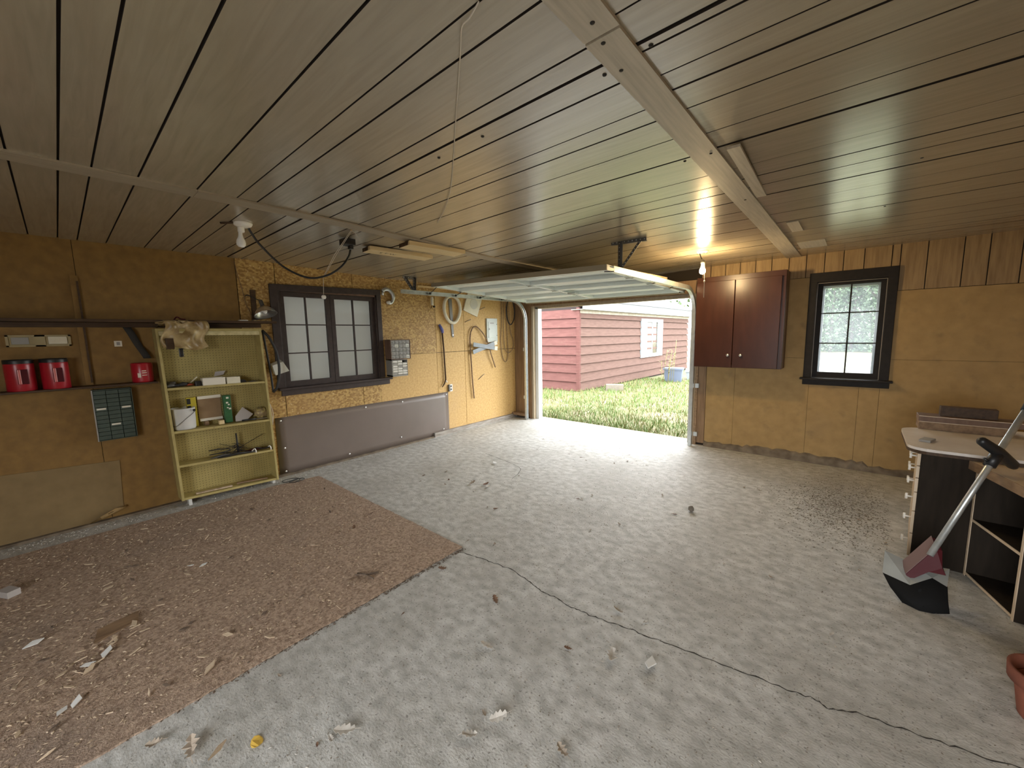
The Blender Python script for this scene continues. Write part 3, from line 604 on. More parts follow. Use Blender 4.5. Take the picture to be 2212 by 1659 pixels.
B(.33, .352, 5.69, 5.75, .4, .46).build('wall_clip', M_GALV, tl); B(.33, .352, 5.69, 5.75, 1.3, 1.36).build('wall_clip', M_GALV, tl)
for z in (.16, .85): B(3.352, 3.40, D - .05, D - .006, z - .03, z + .03).build('wall_clip', M_GALV, tk)
def perf(p, q, wd_, parent):
    b = MB().bar(p, q, wd_, .004, (1, 0, 0) if abs(q[0] - p[0]) < .1 else (0, 1, 0)); sidev = Vector(q) - Vector(p); e = (Vector((1, 0, 0)) if abs(sidev.x) < .1 else Vector((0, 1, 0))).cross(sidev.normalized()).normalized() * wd_ / 2
    b.bar(Vector(p) + e + (Vector((.014, 0, 0)) if abs(sidev.x) < .1 else Vector((0, .014, 0))), Vector(q) + e + (Vector((.014, 0, 0)) if abs(sidev.x) < .1 else Vector((0, .014, 0))), .004, .028, (1, 0, 0) if abs(sidev.x) < .1 else (0, 1, 0))
    o = b.build('angle_strut', M_DSTEEL, parent)
    p, q = Vector(p), Vector(q); n = max(2, int((q - p).length / .035)); h_ = MB(); t = (q - p).normalized(); nn = Vector((1, 0, 0)) if abs(t.x) < .4 else Vector((0, 1, 0))
    for k in range(n):
        c = p + (q - p) * ((k + .5) / n); h_.lathe(c - nn * .0035, [(0, 0), (.006, 0), (.006, .007), (0, .007)], nn, 8)
    tag(h_.build('holes', M_GALV, o), kind='stuff')
bk = thing('track_hanger', (.38, 3.25, 2.235), 'perforated steel hanger holding the left door track', 'bracket')
zt = zc(.38, 3.2) - .004
perf((.38, 3.12, zt - .01), (.38, 3.34, zt - .01), .03, bk); perf((.38, 3.30, zt), (.38, 3.29, 2.238), .032, bk); perf((.374, 3.14, zt), (.374, 3.27, 2.238), .028, bk)
bk = thing('track_hanger', (3.30, 3.5, 2.19), 'perforated steel hanger holding the right door track', 'bracket')
perf((3.19, 3.555, H - .016), (3.515, 3.60, H - .016), .032, bk); perf((3.31, 3.475, H - .03), (3.31, 3.475, 2.15), .034, bk); perf((3.47, 3.575, H - .03), (3.315, 3.48, 2.17), .022, bk)
ob = MB(); ob.obox((3.08, 4.66, 2.262), (.09, 1.28, .05), Matrix.Rotation(R(2), 3, 'X') @ Matrix.Rotation(R(2), 3, 'Z'))
one('loose_board', ob, M_CHIP, 'paint-flaked board lying on top of the raised garage door', 'board', bevel=.003)

# ================================================================== LEFT WALL THINGS
# ---- cream bookcase, a little out of square
bc = thing('bookcase', (.1, 1.03, 0), 'cream painted wooden bookcase with pegboard back against the left wall', 'bookcase')
def K(x, v, z): return (x, .595 + .85 * v + (1.72 - z) * .022, z - .035 * v * (1 - z / 1.72))
def kbox(x0, x1, v0, v1, z0, z1): return MB().hexa([K(x0, v0, z0), K(x1, v0, z0), K(x1, v1, z0), K(x0, v1, z0), K(x0, v0, z1), K(x1, v0, z1), K(x1, v1, z1), K(x0, v1, z1)])
pg = mat('pegboard', (.40, .325, .12), .65, col2=(.33, .265, .09), scale=5)
nt = pg.node_tree; b_ = nt.nodes['Principled BSDF']; src = b_.inputs['Base Color'].links[0].from_socket
tc = nt.nodes.new('ShaderNodeTexCoord'); mp = nt.nodes.new('ShaderNodeMapping'); mp.inputs['Scale'].default_value = (0, 39, 39); nt.links.new(tc.outputs['Object'], mp.inputs[0])
vf = nt.nodes.new('ShaderNodeVectorMath'); vf.operation = 'FRACTION'; nt.links.new(mp.outputs[0], vf.inputs[0])
vd = nt.nodes.new('ShaderNodeVectorMath'); vd.operation = 'DISTANCE'; nt.links.new(vf.outputs[0], vd.inputs[0]); vd.inputs[1].default_value = (0, .5, .5)
lt = nt.nodes.new('ShaderNodeMath'); lt.operation = 'LESS_THAN'; nt.links.new(vd.outputs['Value'], lt.inputs[0]); lt.inputs[1].default_value = .13
mx = nt.nodes.new('ShaderNodeMix'); mx.data_type = 'RGBA'; nt.links.new(lt.outputs[0], mx.inputs[0]); nt.links.new(src, mx.inputs[6]); mx.inputs[7].default_value = (.07, .05, .02, 1); nt.links.new(mx.outputs[2], b_.inputs['Base Color'])
kbox(.012, .018, 0, 1, .07, 1.72).build('pegboard_back', pg, bc)
kbox(.012, .20, 0, .024, .065, 1.72).build('side_panel', M_CREAM, bc, .002); kbox(.012, .20, .976, 1, .065, 1.72).build('side_panel', M_CREAM, bc, .002)
kbox(.012, .20, .024, .976, 1.695, 1.72).build('top_board', M_CREAM, bc, .002)
for z in (1.145, .73, .395, .068): kbox(.018, .196, .024, .976, z, z + .022).build('shelf', M_CREAM, bc, .002)
kbox(.19, .198, .024, .976, 1.655, 1.694).build('rail', M_CREAME, bc)
for v in (.06, .93): kbox(.1, .18, v, v + .03, .001, .067).build('foot', M_WHITE2, bc)
def shelfz(k): return (1.167, .752, .417, .09)[k]
def yv(px): return px
# shelf 1
def openbox(name, x0, x1, y0, y1, z0, z1, m, label, cat, tilt=0):
    mb = MB(); t = .004
    mb.box(x0, x1, y0, y1, z0, z0 + t); mb.box(x1 - t, x1, y0, y1, z0 + t, z1); mb.box(x0, x0 + t, y0, y1, z0 + t, z1); mb.box(x0 + t, x1 - t, y0, y0 + t, z0 + t, z1); mb.box(x0 + t, x1 - t, y1 - t, y1, z0 + t, z1)
    return one(name, mb, m, label, cat)
openbox('cardboard_tray', .09, .185, .90, 1.085, 1.148, 1.232, M_LABEL, 'open white cardboard tray on the top bookcase shelf', 'box')
openbox('cardboard_tray', .1, .18, 1.10, 1.215, 1.144, 1.225, M_PAPER, 'smaller open white carton right of the cardboard tray', 'box')
one('battery_block', B(.1, .17, .845, .89, 1.15, 1.21), M_BLACK, 'small black block left of the cardboard tray', 'block', bevel=.004)
MBw = MB().prism([(.1, 1.225, 1.146), (.1, 1.285, 1.146), (.1, 1.265, 1.185), (.1, 1.225, 1.192)], (.06, 0, 0))
one('black_wedge', MBw, M_BLACK, 'black wedge right of the small carton', 'wedge')
pl = thing('pliers', (.13, 1.33, 1.142), 'grey pliers lying at the right end of the top shelf', 'pliers')
MB().tube([(.13, 1.29, 1.152), (.14, 1.34, 1.162), (.13, 1.40, 1.150)], [.008, .01, .006], 6).build('jaw', M_DSTEEL, pl)
MB().tube([(.11, 1.28, 1.150), (.12, 1.34, 1.160), (.15, 1.41, 1.148)], [.007, .008, .006], 6).build('handle', M_GREY, pl)
for i, (y, l_, m, lb, cat, r) in enumerate(((.66, .12, M_DSTEEL, 'dark steel clamp in the left clutter on the top shelf', 'clamp', .018), (.70, .13, M_BLACK, 'black gripped tool in the left clutter on the top shelf', 'tool', .015),
        (.75, .14, M_RUBBER, 'dark coil of wire in the left clutter on the top shelf', 'wire', .02), (.80, .12, mat('orange_grip', (.35, .06, .02), .5), 'red handled screwdriver at the shelf edge', 'screwdriver', .011))):
    z = 1.167 + r - .004
    mb = MB().tube([(.17 - i * .012, y - l_ / 2 + .03, z), (.16, y, z + .01), (.15 - i * .015, y + l_ / 2, z)], [r * .6, r, r * .5], 8)
    one(('clamp', 'hand_tool', 'wire_coil', 'screwdriver')[i], mb, m, lb, cat)
one('pale_stick', MB().tube([(.08, .80, 1.17), (.1, .875, 1.25)], .006, 6), M_PAPER, 'pale stick leaning above the black block on the top shelf', 'stick')
# shelf 2
bk = thing('paint_bucket', (.105, .735, .75), 'white metal bucket with wire handle on the second bookcase shelf', 'bucket')
MB().lathe((.105, .735, .752), [(.0, 0), (.083, 0), (.088, .015), (.093, .2), (.096, .205), (.09, .207), (.086, .19), (.08, .01), (0, .01)], n=32).build('body', M_WHITE2, bk)
MB().tube(catmull([(.12, .83, .93), (.185, .80, .91), (.2, .735, .86), (.195, .66, .80), (.15, .645, .80)], 5), .0025, 6).build('bail_handle', M_DSTEEL, bk)
B(.19, .2, .795, .815, .925, .945).build('ear', M_BLACK, bk)
yb = thing('yellow_box', (.05, .79, .75), 'yellow and black box behind the white bucket', 'box')
B(.03, .07, .775, .85, .751, 1.045).build('carton', M_YELLOW, yb); B(.0702, .0712, .776, .806, .98, 1.035).build('print', M_INK, yb); B(.0702, .0712, .776, .806, .76, .965).build('print', M_INK, yb)
cp = thing('framed_panel', (.04, .95, .75), 'brown cardboard panel with white edge strips beside the bucket', 'panel')
B(.025, .04, .865, 1.055, .80, 1.04).build('board', M_CARD, cp); B(.038, .046, .865, 1.06, 1.015, 1.045).build('strip', M_LABEL, cp); B(.038, .046, .87, 1.06, .79, .815).build('strip', M_LABEL, cp)
B(.03, .09, .9, .93, .75, .789).build('foot', M_OLDWOOD, cp); B(.03, .09, 1.02, 1.05, .75, .789).build('foot', M_OLDWOOD, cp)
cu = MB().box(.12, .16, 1.0, 1.045, .749, .789)
one('wood_cube', cu, M_RAWWOOD, 'small pale wooden cube at the edge of the second shelf', 'cube', bevel=.003)
gb = thing('green_carton', (.08, 1.10, .75), 'tall narrow green carton with white print on the second shelf', 'box')
B(.06, .11, 1.065, 1.13, .748, 1.035).build('carton', M_GREEN, gb, .003)
for y, z, s in ((1.085, .95, .02), (1.1, .93, .016), (1.09, .90, .014), (1.105, .885, .02), (1.09, 1.0, .022)): B(.1102, .1112, y, y + s, z, z + s * .8).build('print', M_LABEL, gb)
B(.05, .1, 1.155, 1.3, .748, .752)
one('grey_card', MB().prism([(.12, 1.15, .747), (.12, 1.25, .745), (.1, 1.32, .80), (.07, 1.235, .885), (.1, 1.155, .80)], (.003, 0, .002)), M_FOAM, 'grey pentagonal card leaning on the second shelf', 'card')
bg_ = MB(); gg = []
for i in range(9):
    row = []
    for j in range(13):
        th, ph = math.pi * i / 8, 6.2832 * j / 12; k = 1 + .18 * math.sin(3.1 * j + i * 2.3)
        row.append((.1 + .05 * k * math.sin(th) * math.cos(ph), 1.40 + .075 * k * math.sin(th) * math.sin(ph), .80 + .06 * k * math.cos(th) * 1.0))
    gg.append(row)
one('parts_bag', bg_.sheet(gg), mat('clear_bag_of_parts', (.28, .21, .11), .25, col2=(.5, .4, .16), scale=30, mix=(.45, .6), bump=.5), 'clear plastic bag of small brass parts at the right end of the second shelf', 'bag')
kn = thing('knife', (.16, 1.3, .742), 'dark knife lying in front of the grey card', 'knife')
MB().tube([(.15, 1.2, .754), (.16, 1.33, .753)], .009, 6).build('handle', M_BLACK, kn); MB().bar((.16, 1.33, .751), (.165, 1.43, .749), .018, .003).build('blade', M_ALU, kn)
# shelf 3: tangled rotary brush and clamps
wbm = thing('wire_tangle', (.1, 1.12, .41), 'dark tangle of wire spikes around a post on the third bookcase shelf', 'wire tangle')
MB().tube([(.1, 1.15, .41), (.1, 1.145, .62)], [.012, .008], 6).build('post', M_RUBBER, wbm)
sp = MB()
for k in range(26):
    a = random.uniform(0, 6.28); l_ = random.uniform(.06, .17); zz = random.uniform(.415, .52)
    sp.tube([(.1, 1.145, zz), (.1 + math.cos(a) * l_ * .4, 1.145 + math.sin(a) * l_, max(.412, zz - random.uniform(-.02, .08)))], [.004, .0015], 4)
sp.tube([(.1, 1.16, .46), (.08, 1.4, .56)], .003, 4); sp.tube([(.1, 1.14, .47), (.07, 1.0, .53)], .003, 4); sp.build('spikes', M_RUBBER, wbm)
for i, (y0, y1, x, m, lb) in enumerate(((.9, 1.12, .13, M_DSTEEL, 'long dark steel bar at the left of the third shelf'), (.95, 1.3, .17, M_RUBBER, 'black rod along the edge of the third shelf'), (1.2, 1.42, .1, M_REDD, 'dark red handled tool at the right of the third shelf'))):
    one(('steel_bar', 'black_rod', 'red_tool')[i], MB().tube([(x, y0, .417 - (y0 - .6) * .03), (x + .01, (y0 + y1) / 2, .428 - (y0 - .6) * .02), (x, y1, .42 - (y1 - .6) * .03)], [.008, .013, .008], 7), m, lb, 'tool')
cl = thing('spring_clamp', (.17, 1.36, .40), 'spring clamp with white tips lying over the third shelf edge', 'clamp')
MB().tube(catmull([(.17, 1.27, .42), (.175, 1.3, .44), (.18, 1.36, .418), (.19, 1.42, .425)], 4), .007, 6).build('body', M_BLACK, cl)
for y in (1.275, 1.42): MB().tube(catmull([(.18, y - .02, .415), (.195, y, .438), (.206, y + .008, .42), (.207, y + .008, .395)], 4), .006, 6).build('tip', M_PORC, cl)
# bottom shelf litter, top of the bookcase
bag = thing('crumpled_bag', (.22, .8, 1.72), 'crumpled tan plastic bag hanging over the top left of the bookcase', 'bag')
gg = []
for i in range(15):
    row = []
    for j in range(17):
        u, v = j / 16, i / 14
        y = .655 + .33 * u - .03 * v + .02 * math.sin(7 * v); z = 1.795 - .24 * v - .04 * (1 - u) * v + .03 * math.sin(5 * u + 1) * v
        x = .205 + .035 * v + .028 * math.sin(9 * u + 4 * v) * (.3 + v) + .016 * math.sin(17 * u - 6 * v)
        row.append((x, y, z))
    gg.append(row)
MB().sheet(gg, (.003, 0, 0)).build('front_flap', M_BAG, bag)
MB().sheet([[(.08 + .14 * i / 6, .62 + .3 * j / 8 + .02 * math.sin(i + j), 1.728 + .03 * abs(math.sin(1.7 * i + 1.1 * j)) + .03 * (i / 6)) for j in range(9)] for i in range(7)], (0, 0, .003)).build('top_bunch', M_BAG, bag)
br = thing('dust_brush', (.215, .70, 1.5), 'dark brush hanging below the crumpled bag', 'brush')
B(.203, .225, .655, .715, 1.53, 1.63).build('head', M_SHELF, br, .006); B(.205, .222, .742, .775, 1.455, 1.535).build('handle', M_BLACK, br, .005)
# hose loop and white box beside the bookcase
hp = catmull([(.14, 1.475, 1.70), (.19, 1.52, 1.62), (.20, 1.575, 1.45), (.2, 1.585, 1.25), (.18, 1.555, 1.08), (.14, 1.525, 1.02)], 6)
one('rubber_belt', MB().tube(hp, .014, 8).tube(catmull([(.14, 1.475, 1.70), (.1, 1.505, 1.5), (.09, 1.53, 1.25), (.14, 1.525, 1.02)], 6), .011, 8), M_RUBBER, 'black rubber hose loop hanging on the right side of the bookcase', 'hose')
one('twine_bundle', MB().tube(catmull([(.16, 1.466, .95), (.17, 1.472, .85), (.18, 1.475, .75), (.17, 1.478, .68)], 4), .004, 5).tube(catmull([(.15, 1.466, .93), (.18, 1.49, .8), (.17, 1.479, .66)], 4), .003, 5), M_STRING, 'loose string hanging down the right side of the bookcase', 'string')
pb = thing('plastic_holder', (.08, 1.6, 1.2), 'white plastic wall holder hanging behind the hose loop', 'holder')
MB().prism([(.03, 1.55, 1.33), (.03, 1.66, 1.37), (.03, 1.72, 1.26), (.03, 1.575, 1.22)], (.08, 0, -.02)).build('pocket', M_CLEAR, pb)
MB().tube([(.03, 1.6, 1.56), (.035, 1.62, 1.46), (.05, 1.645, 1.37)], .004, 5).build('hanger', M_CLEAR, pb)

# ---- long wall shelves
us = thing('wall_shelf', (.1, -.25, 1.775), 'long dark upper shelf along the left wall above the red containers', 'shelf')
B(.004, .2, -2.1, 1.605, 1.776, 1.80).build('board', M_SHELF, us, .002); B(.0045, .03, -2.1, 1.5, 1.735, 1.775).build('cleat', M_SHELF, us)
ls = thing('wall_shelf', (.09, -.8, 1.225), 'long dark lower shelf holding the red containers', 'shelf')
B(.004, .175, -2.1, .575, 1.222, 1.238).build('board', M_SHELF, ls, .002)
up_ = one('wall_lath', B(.0045, .024, .125, .172, 1.24, 2.165), M_FIBER, 'upright brown lath behind the long shelves', 'lath')
cx_ = one('cable_strip', B(.0245, .032, .158, .171, 1.26, 2.12), M_SHELF, 'thin dark strip running down the brown lath', 'strip')
# cream double-well plate
pt = thing('double_plate', (.01, -.09, 1.58), 'cream plate with two recessed wells below the upper shelf', 'plate')
pm = MB(); y0, y1, z0, z1 = -.262, .08, 1.58, 1.673
pm.box(.0005, .006, y0, y1, z0, z1)
for a in ((y0, y0 + .014, z0, z1), (y1 - .014, y1, z0, z1), (y0, y1, z0, z0 + .012), (y0, y1, z1 - .012, z1), (-.115, -.06, z0, z1)): pm.box(.006, .018, *a)
pm.build('frame', mat('aged_cream', (.36, .29, .15), .6), pt)
B(.006, .012, -.235, -.145, 1.60, 1.655).build('insert', M_GREY, pt, .004); B(.006, .016, -.045, .06, 1.598, 1.66).build('insert', M_PAPER, pt, .005)
# red containers
def can(y, x, lb, r=.078, h_=.225):
    t = thing('coffee_container', (x, y, 1.238), lb, 'container', 'red containers on the lower shelf')
    n = 40; prof = [(0, 0), (.97, .0), (1, .02), (1, .9), (.97, .97), (.93, 1.)]; vs = []
    for rr, hh in prof:
        for j in range(n): a = 6.28319 * j / n; vs.append((x + r * rr * math.cos(a), y + r * rr * math.sin(a) , 1.238 + h_ * hh))
    fs = [(i * n + j, i * n + (j + 1) % n, (i + 1) * n + (j + 1) % n, (i + 1) * n + j) for i in range(len(prof) - 1) for j in range(n)]
    MB().add(vs, fs, True).build('body', M_RED, t)
    MB().lathe((x, y, 1.238 + h_), [(r * 1.0, -.012), (r * 1.01, .012), (r * .97, .02), (0, .02)], n=36).build('lid', M_BLACK, t)
    for dz in (.1, .13, .155): MB().lathe((x, y, 1.238 + dz), [(r * 1.003, 0), (r * 1.003, .008)], n=36)
    # grip: dark red inset for the well with a paler upright bar, on the side facing the room
    a = R(12); c = Vector((x + math.cos(a) * r, y + math.sin(a) * r, 1.238 + h_ * .5)); t1 = Vector((-math.sin(a), math.cos(a), 0)); nn = Vector((math.cos(a), math.sin(a), 0)); m3 = Matrix((t1, nn, Vector((0, 0, 1)))).transposed()
    MB().obox(c - nn * .004, (.056, .012, .115), m3).build('grip_well', M_REDD, t, .004)
    MB().obox(c - t1 * .019 + nn * .006, (.017, .012, .113), m3).build('grip_bar', mat('pale_red_grip', (.55, .16, .15), .3), t, .004)
    return t
can(-.215, .095, 'red plastic container with black lid, leftmost on the lower shelf'); can(-.035, .095, 'red plastic container with black lid next to the brown lath')
t = thing('coffee_container', (.09, .485, 1.238), 'red box with pale printed label beside the bookcase', 'container', 'red containers on the lower shelf')
MB().lathe((.09, .485, 1.238), [(0, 0), (.072, 0), (.075, .01), (.075, .165), (.07, .175), (0, .175)], n=36).build('body', M_RED, t)
for dy, dz, wy, hz in ((-.03, .045, .022, .04), (.006, .082, .032, .008), (.006, .062, .034, .006), (.004, .1, .03, .008)):
    a = dy / .075; MB().add([(.09 + .0762 * math.cos(a + s * wy / .15), .485 + .0762 * math.sin(a + s * wy / .15), 1.238 + dz + q) for s in (-1, 0, 1) for q in (0, hz)], [(0, 2, 3, 1), (2, 4, 5, 3)]).build('print', M_LABEL, t)
one('dark_band', MB().sheet([[(.03 + .02 * math.sin(i * .8), .40 + .02 * i * .5 + dy, 1.735 - .026 * i) for dy in (0, .03, .055)] for i in range(12)], (.006, 0, 0)), M_CRACK, 'dark band hanging from the upper shelf above the red box', 'strap')  # near-black sheet for a vague dark shape
stk = thing('wall_sticker', (.002, .36, 1.56), 'small white sticker with a dark picture on the left wall', 'sticker')
B(.0005, .0015, .335, .385, 1.565, 1.615).build('paper', M_LABEL, stk); B(.0015, .002, .35, .372, 1.577, 1.605).build('print', M_GREY, stk)
# green small-parts cabinet
gc = thing('parts_cabinet', (.06, .285, .735), 'dark green metal small-parts drawer cabinet under the lower shelf', 'drawer cabinet')
cm = MB(); y0, y1, z0, z1, xd = .148, .398, .745, 1.195, .085
cm.box(.001, .01, y0, y1, z0, z1); cm.box(.01, xd, y0, y0 + .006, z0, z1); cm.box(.01, xd, y1 - .006, y1, z0, z1); cm.box(.01, xd, y0, y1, z0, z0 + .006); cm.box(.01, xd, y0, y1, z1 - .006, z1)
cm.build('case', M_GREENM, gc)
B(xd - .002, xd + .004, y0 - .003, y0 + .005, z0, z1).build('edge', M_GREY, gc)
for r in range(12):
    for c in range(3):
        a = y0 + .008 + c * .0785; z = z0 + .009 + r * .0362
        dr = B(.012, xd - .002, a, a + .0745, z, z + .0325).build('drawer', M_GREENM, gc)
        if (r, c) in ((7, 0), (7, 2), (3, 1)): B(xd - .002, xd - .001, a + .008, a + .066, z + .012, z + .026).build('label_card', M_LABEL, dr)

# ---- clamp lamp, wood strip and wire beside the window
wx = one('wood_strip', B(.0005, .03, 1.43, 1.475, 1.82, 2.14), M_SHELF, 'upright dark wood strip behind the metal clamp lamp', 'strip')
la = thing('clamp_lamp', (.14, 1.5, 1.805), 'aluminium clamp lamp with bowl shade standing at the shelf end', 'lamp')
ax = Vector((.42, .12, -1)).normalized(); pc = Vector((.12, 1.505, 1.965))
MB().lathe(pc, [(.02, 0), (.03, .012), (.06, .03), (.09, .062), (.108, .10), (.112, .104), (.106, .1), (.087, .064), (.056, .034), (.02, .018)], ax, 36).build('shade', M_ALU, la)
MB().lathe(pc - ax * .07, [(0, 0), (.014, 0), (.02, .01), (.02, .06), (.026, .075)], ax, 16).build('socket', M_DSTEEL, la)
MB().lathe(pc, [(.012, .0), (.014, .03), (.026, .055), (.028, .07), (.018, .088), (0, .094)], ax, 16).build('bulb', M_BULB, la)
MB().tube(catmull([pc - ax * .06, Vector((.06, 1.45, 2.05)), Vector((.03, 1.40, 2.08)), Vector((.012, 1.38, 2.07))], 5), .005, 6).build('cord', M_RUBBER, la)
MB().tube(catmull([(.05, 1.475, 1.86), (.07, 1.49, 1.92), (.1, 1.5, 1.955)], 3), .006, 6).build('clamp_arm', M_DSTEEL, la)
MB().tube(catmull([(.06, 1.41, 1.81), (.05, 1.435, 1.822), (.1, 1.46, 1.82)], 3), .005, 6).build('clamp_jaw', M_DSTEEL, la)
one('lamp_wire', MB().tube(catmull([(.006, 1.315, 2.43), (.006, 1.33, 2.3), (.006, 1.36, 2.15), (.01, 1.37, 2.06), (.006, 1.385, 1.98), (.006, 1.415, 1.9), (.008, 1.42, 1.82)], 6), .004, 6), M_OLDWOOD, 'old brown wire running down the wall beside the clamp lamp', 'wire')
one('paper_slip', B(.1, .16, 1.27, 1.345, 1.8005, 1.811), M_LABEL, 'pale paper packet on the upper shelf left of the clamp lamp', 'packet')
one('small_hook', MB().tube(catmull([(.12, .75, 1.806), (.14, .77, 1.83), (.13, .80, 1.812), (.15, .83, 1.807)], 4), .006, 6), M_REDD, 'dark bent hook lying on the upper shelf above the bag', 'hook')

# ---- brown sheet panel with screws
sp_ = thing('sheet_panel', (.008, 2.84, .0), 'brown sheet metal panel along the foot of the left wall', 'panel')
gp = [[(.004 + .009 * abs(math.sin(1.3 * (1.557 + 2.573 * i / 24)) * math.sin(2.4 * j / 8 + .5)) * (0 if i in (0, 24) else 1), 1.557 + 2.573 * i / 24, .012 + .684 * j / 8) for j in range(9)] for i in range(25)]
MB().sheet(gp, (.002, 0, 0)).build('sheet', M_BROWNMETAL, sp_)
for y, z in ((1.61, .66), (1.63, .33), (2.67, .66), (3.25, .655), (4.08, .66), (3.2, .13), (1.62, .05), (4.0, .1), (2.4, .07)): MB().lathe((.02, y, z), [(0, .004), (.009, .003), (.011, 0)], (1, 0, 0), 10).build('screw', M_SCREW, sp_)

# ---- two small-parts organisers by the window
og = thing('parts_cabinet', (.075, 3.18, 1.3), 'grey 25-drawer organiser on the wall right of the window', 'drawer cabinet')
cm = MB(); y0, y1, z0, z1, xd = 3.024, 3.345, 1.29, 1.567, .15
cm.box(.001, .012, y0, y1, z0, z1); cm.box(.012, xd, y0, y0 + .008, z0, z1); cm.box(.012, xd, y1 - .008, y1, z0, z1); cm.box(.012, xd, y0, y1, z0, z0 + .008); cm.box(.012, xd, y0, y1, z1 - .008, z1); cm.build('case', M_CABS, og)
for r in range(5):
    for c in range(5):
        a = y0 + .012 + c * .0598; z = z0 + .011 + r * .0518
        dr = B(.02, xd - .006 + random.uniform(0, .006), a, a + .0555, z, z + .0475).build('drawer', M_GREYD if random.random() < .8 else M_CLEAR, og); B(xd - .002, xd + .008, a + .018, a + .038, z + .014, z + .022).build('pull', M_GREY, dr)
og = thing('parts_cabinet', (.075, 3.18, 1.05), 'smaller organiser with pale drawers hanging below the grey one', 'drawer cabinet')
cm = MB(); y0, y1, z0, z1, xd = 3.03, 3.285, 1.05, 1.284, .15
cm.box(.001, .012, y0, y1, z0, z1); cm.box(.012, xd, y0, y0 + .008, z0, z1); cm.box(.012, xd, y1 - .008, y1, z0, z1); cm.box(.012, xd, y0, y1, z0, z0 + .02); cm.box(.012, xd, y0, y1, z1 - .006, z1); cm.build('case', M_GREYD, og)
for r in range(6):
    for c in range(3):
        a = y0 + .012 + c * .079; z = z0 + .024 + r * .034
        if (r, c) in ((5, 2),): continue
        dr = B(.02, xd - .004, a, a + .073, z, z + .03).build('drawer', M_CLEAR, og); MB().bar((xd - .003, a + .004, z + .018), (xd + .005, a + .068, z + .016), .012, .016).build('pull', M_PORC if (r + c) % 4 else M_GREY, dr)

# ---- wall-hung things between the window and the door
hk = thing('pipe_vise', (.03, 3.1, 2.07), 'C-shaped grey metal pipe fitting hung right of the window', 'pipe fitting')
cc = [(.03, 3.015 + .0, 2.235), (.035, 3.06, 2.262), (.035, 3.12, 2.255), (.035, 3.172, 2.2), (.035, 3.18, 2.14), (.03, 3.15, 2.085), (.03, 3.105, 2.075)]
MB().tube(catmull(cc, 5), [.026] * 20 + [.022] * 11, 10).build('body', M_GALV, hk); MB().lathe((.03, 3.02, 2.20), [(0, -.02), (.018, -.02), (.018, .03), (0, .03)], (0, .2, 1), 12).build('collar', M_GALV, hk); MB().lathe((.03, 3.105, 2.085), [(0, -.03), (.02, -.025), (.024, .02), (0, .025)], (0, 1, .2), 12).build('nozzle', M_PORC, hk)
vv = thing('faucet_valve', (.04, 3.85, 2.05), 'small brass valve with lever hanging under the left door track', 'valve')
MB().lathe((.04, 3.855, 2.075), [(0, 0), (.018, .005), (.02, .03), (.022, .1), (.016, .13), (0, .135)], n=14).build('body', M_PAPER, vv); MB().tube([(.04, 3.86, 2.09), (.05, 3.82, 2.02), (.045, 3.76, 1.985)], .008, 7).build('lever', M_BRASS, vv); MB().lathe((.03, 3.89, 2.06), [(0, 0), (.015, 0), (.015, .025), (0, .025)], (1, 0, 0), 12).build('knob', M_BLACK, vv)
hz = thing('coiled_hose', (.04, 4.25, 1.81), 'oval loop of cream hose hanging on the wall', 'hose')
lp = [(.04, 4.255 + .168 * math.sin(a) * (1 + .1 * math.cos(a)), 2.03 + .215 * math.cos(a)) for a in [6.28319 * k / 40 for k in range(40)]]
MB().tube(lp, .026, 10, True).build('loop', M_PAPER, hz)
sw = thing('hand_saw', (.025, 4.255, 1.58), 'grey steel blade hanging inside the cream hose loop', 'saw')
MB().prism([(.008, 4.205, 2.2), (.008, 4.275, 2.2), (.008, 4.295, 1.6), (.008, 4.275, 1.575), (.008, 4.255, 1.6)], (.005, 0, 0)).build('blade', M_DSTEEL, sw); MB().lathe((.014, 4.275, 1.62), [(0, 0), (.008, 0)], (1, 0, 0), 10).build('eyelet', M_ALU, sw)
pc_ = thing('paper_packet', (.02, 4.74, 1.92), 'tilted cream card packet with round emblem hanging behind the door track', 'packet')
MB().prism([(.006, 4.515, 2.03), (.006, 4.825, 1.925), (.006, 4.97, 2.28), (.006, 4.64, 2.36)], (.022, 0, 0)).build('card', M_PAPER, pc_); MB().lathe((.0285, 4.75, 2.14), [(0, .001), (.075, .001), (.082, .003), (.088, .001), (.088, 0)], (1, 0, 0), 28).build('emblem', M_CLEAR, pc_)
cb_ = thing('pry_stick', (.03, 4.04, .78), 'long dark cane with blue grip hanging above the sheet metal panel', 'cane')
MB().tube([(.02, 4.045, 1.67), (.025, 4.06, 1.4), (.025, 4.075, .9)], .012, 8).build('shaft', M_SHELF, cb_); MB().tube([(.025, 3.99, 1.785), (.028, 4.04, 1.70), (.025, 4.05, 1.655)], [.02, .026, .018], 8).build('grip', M_BLUE, cb_)
MB().tube([(.025, 4.075, .9), (.025, 4.05, .845), (.025, 4.0, .79)], [.012, .011, .007], 7).build('prong', M_SHELF, cb_); MB().tube([(.025, 4.075, .9), (.025, 4.1, .86), (.025, 4.115, .855)], [.01, .007, .004], 6).build('prong', M_ALU, cb_)
ol = thing('wall_outlet', (.01, 4.175, .7), 'white double socket outlet at the corner of the brown panel', 'outlet')
B(.0005, .03, 4.135, 4.16, .70, .81).build('box', M_DSTEEL, ol); B(.001, .012, 4.16, 4.225, .695, .815).build('plate', M_PORC, ol, .003)
for z in (.73, .78): B(.012, .0135, 4.178, 4.207, z - .015, z + .015).build('socket', M_BLACK, ol)
eb = thing('breaker_panel', (.02, 5.19, 1.47), 'grey metal breaker panel with small door on the left wall', 'breaker panel')
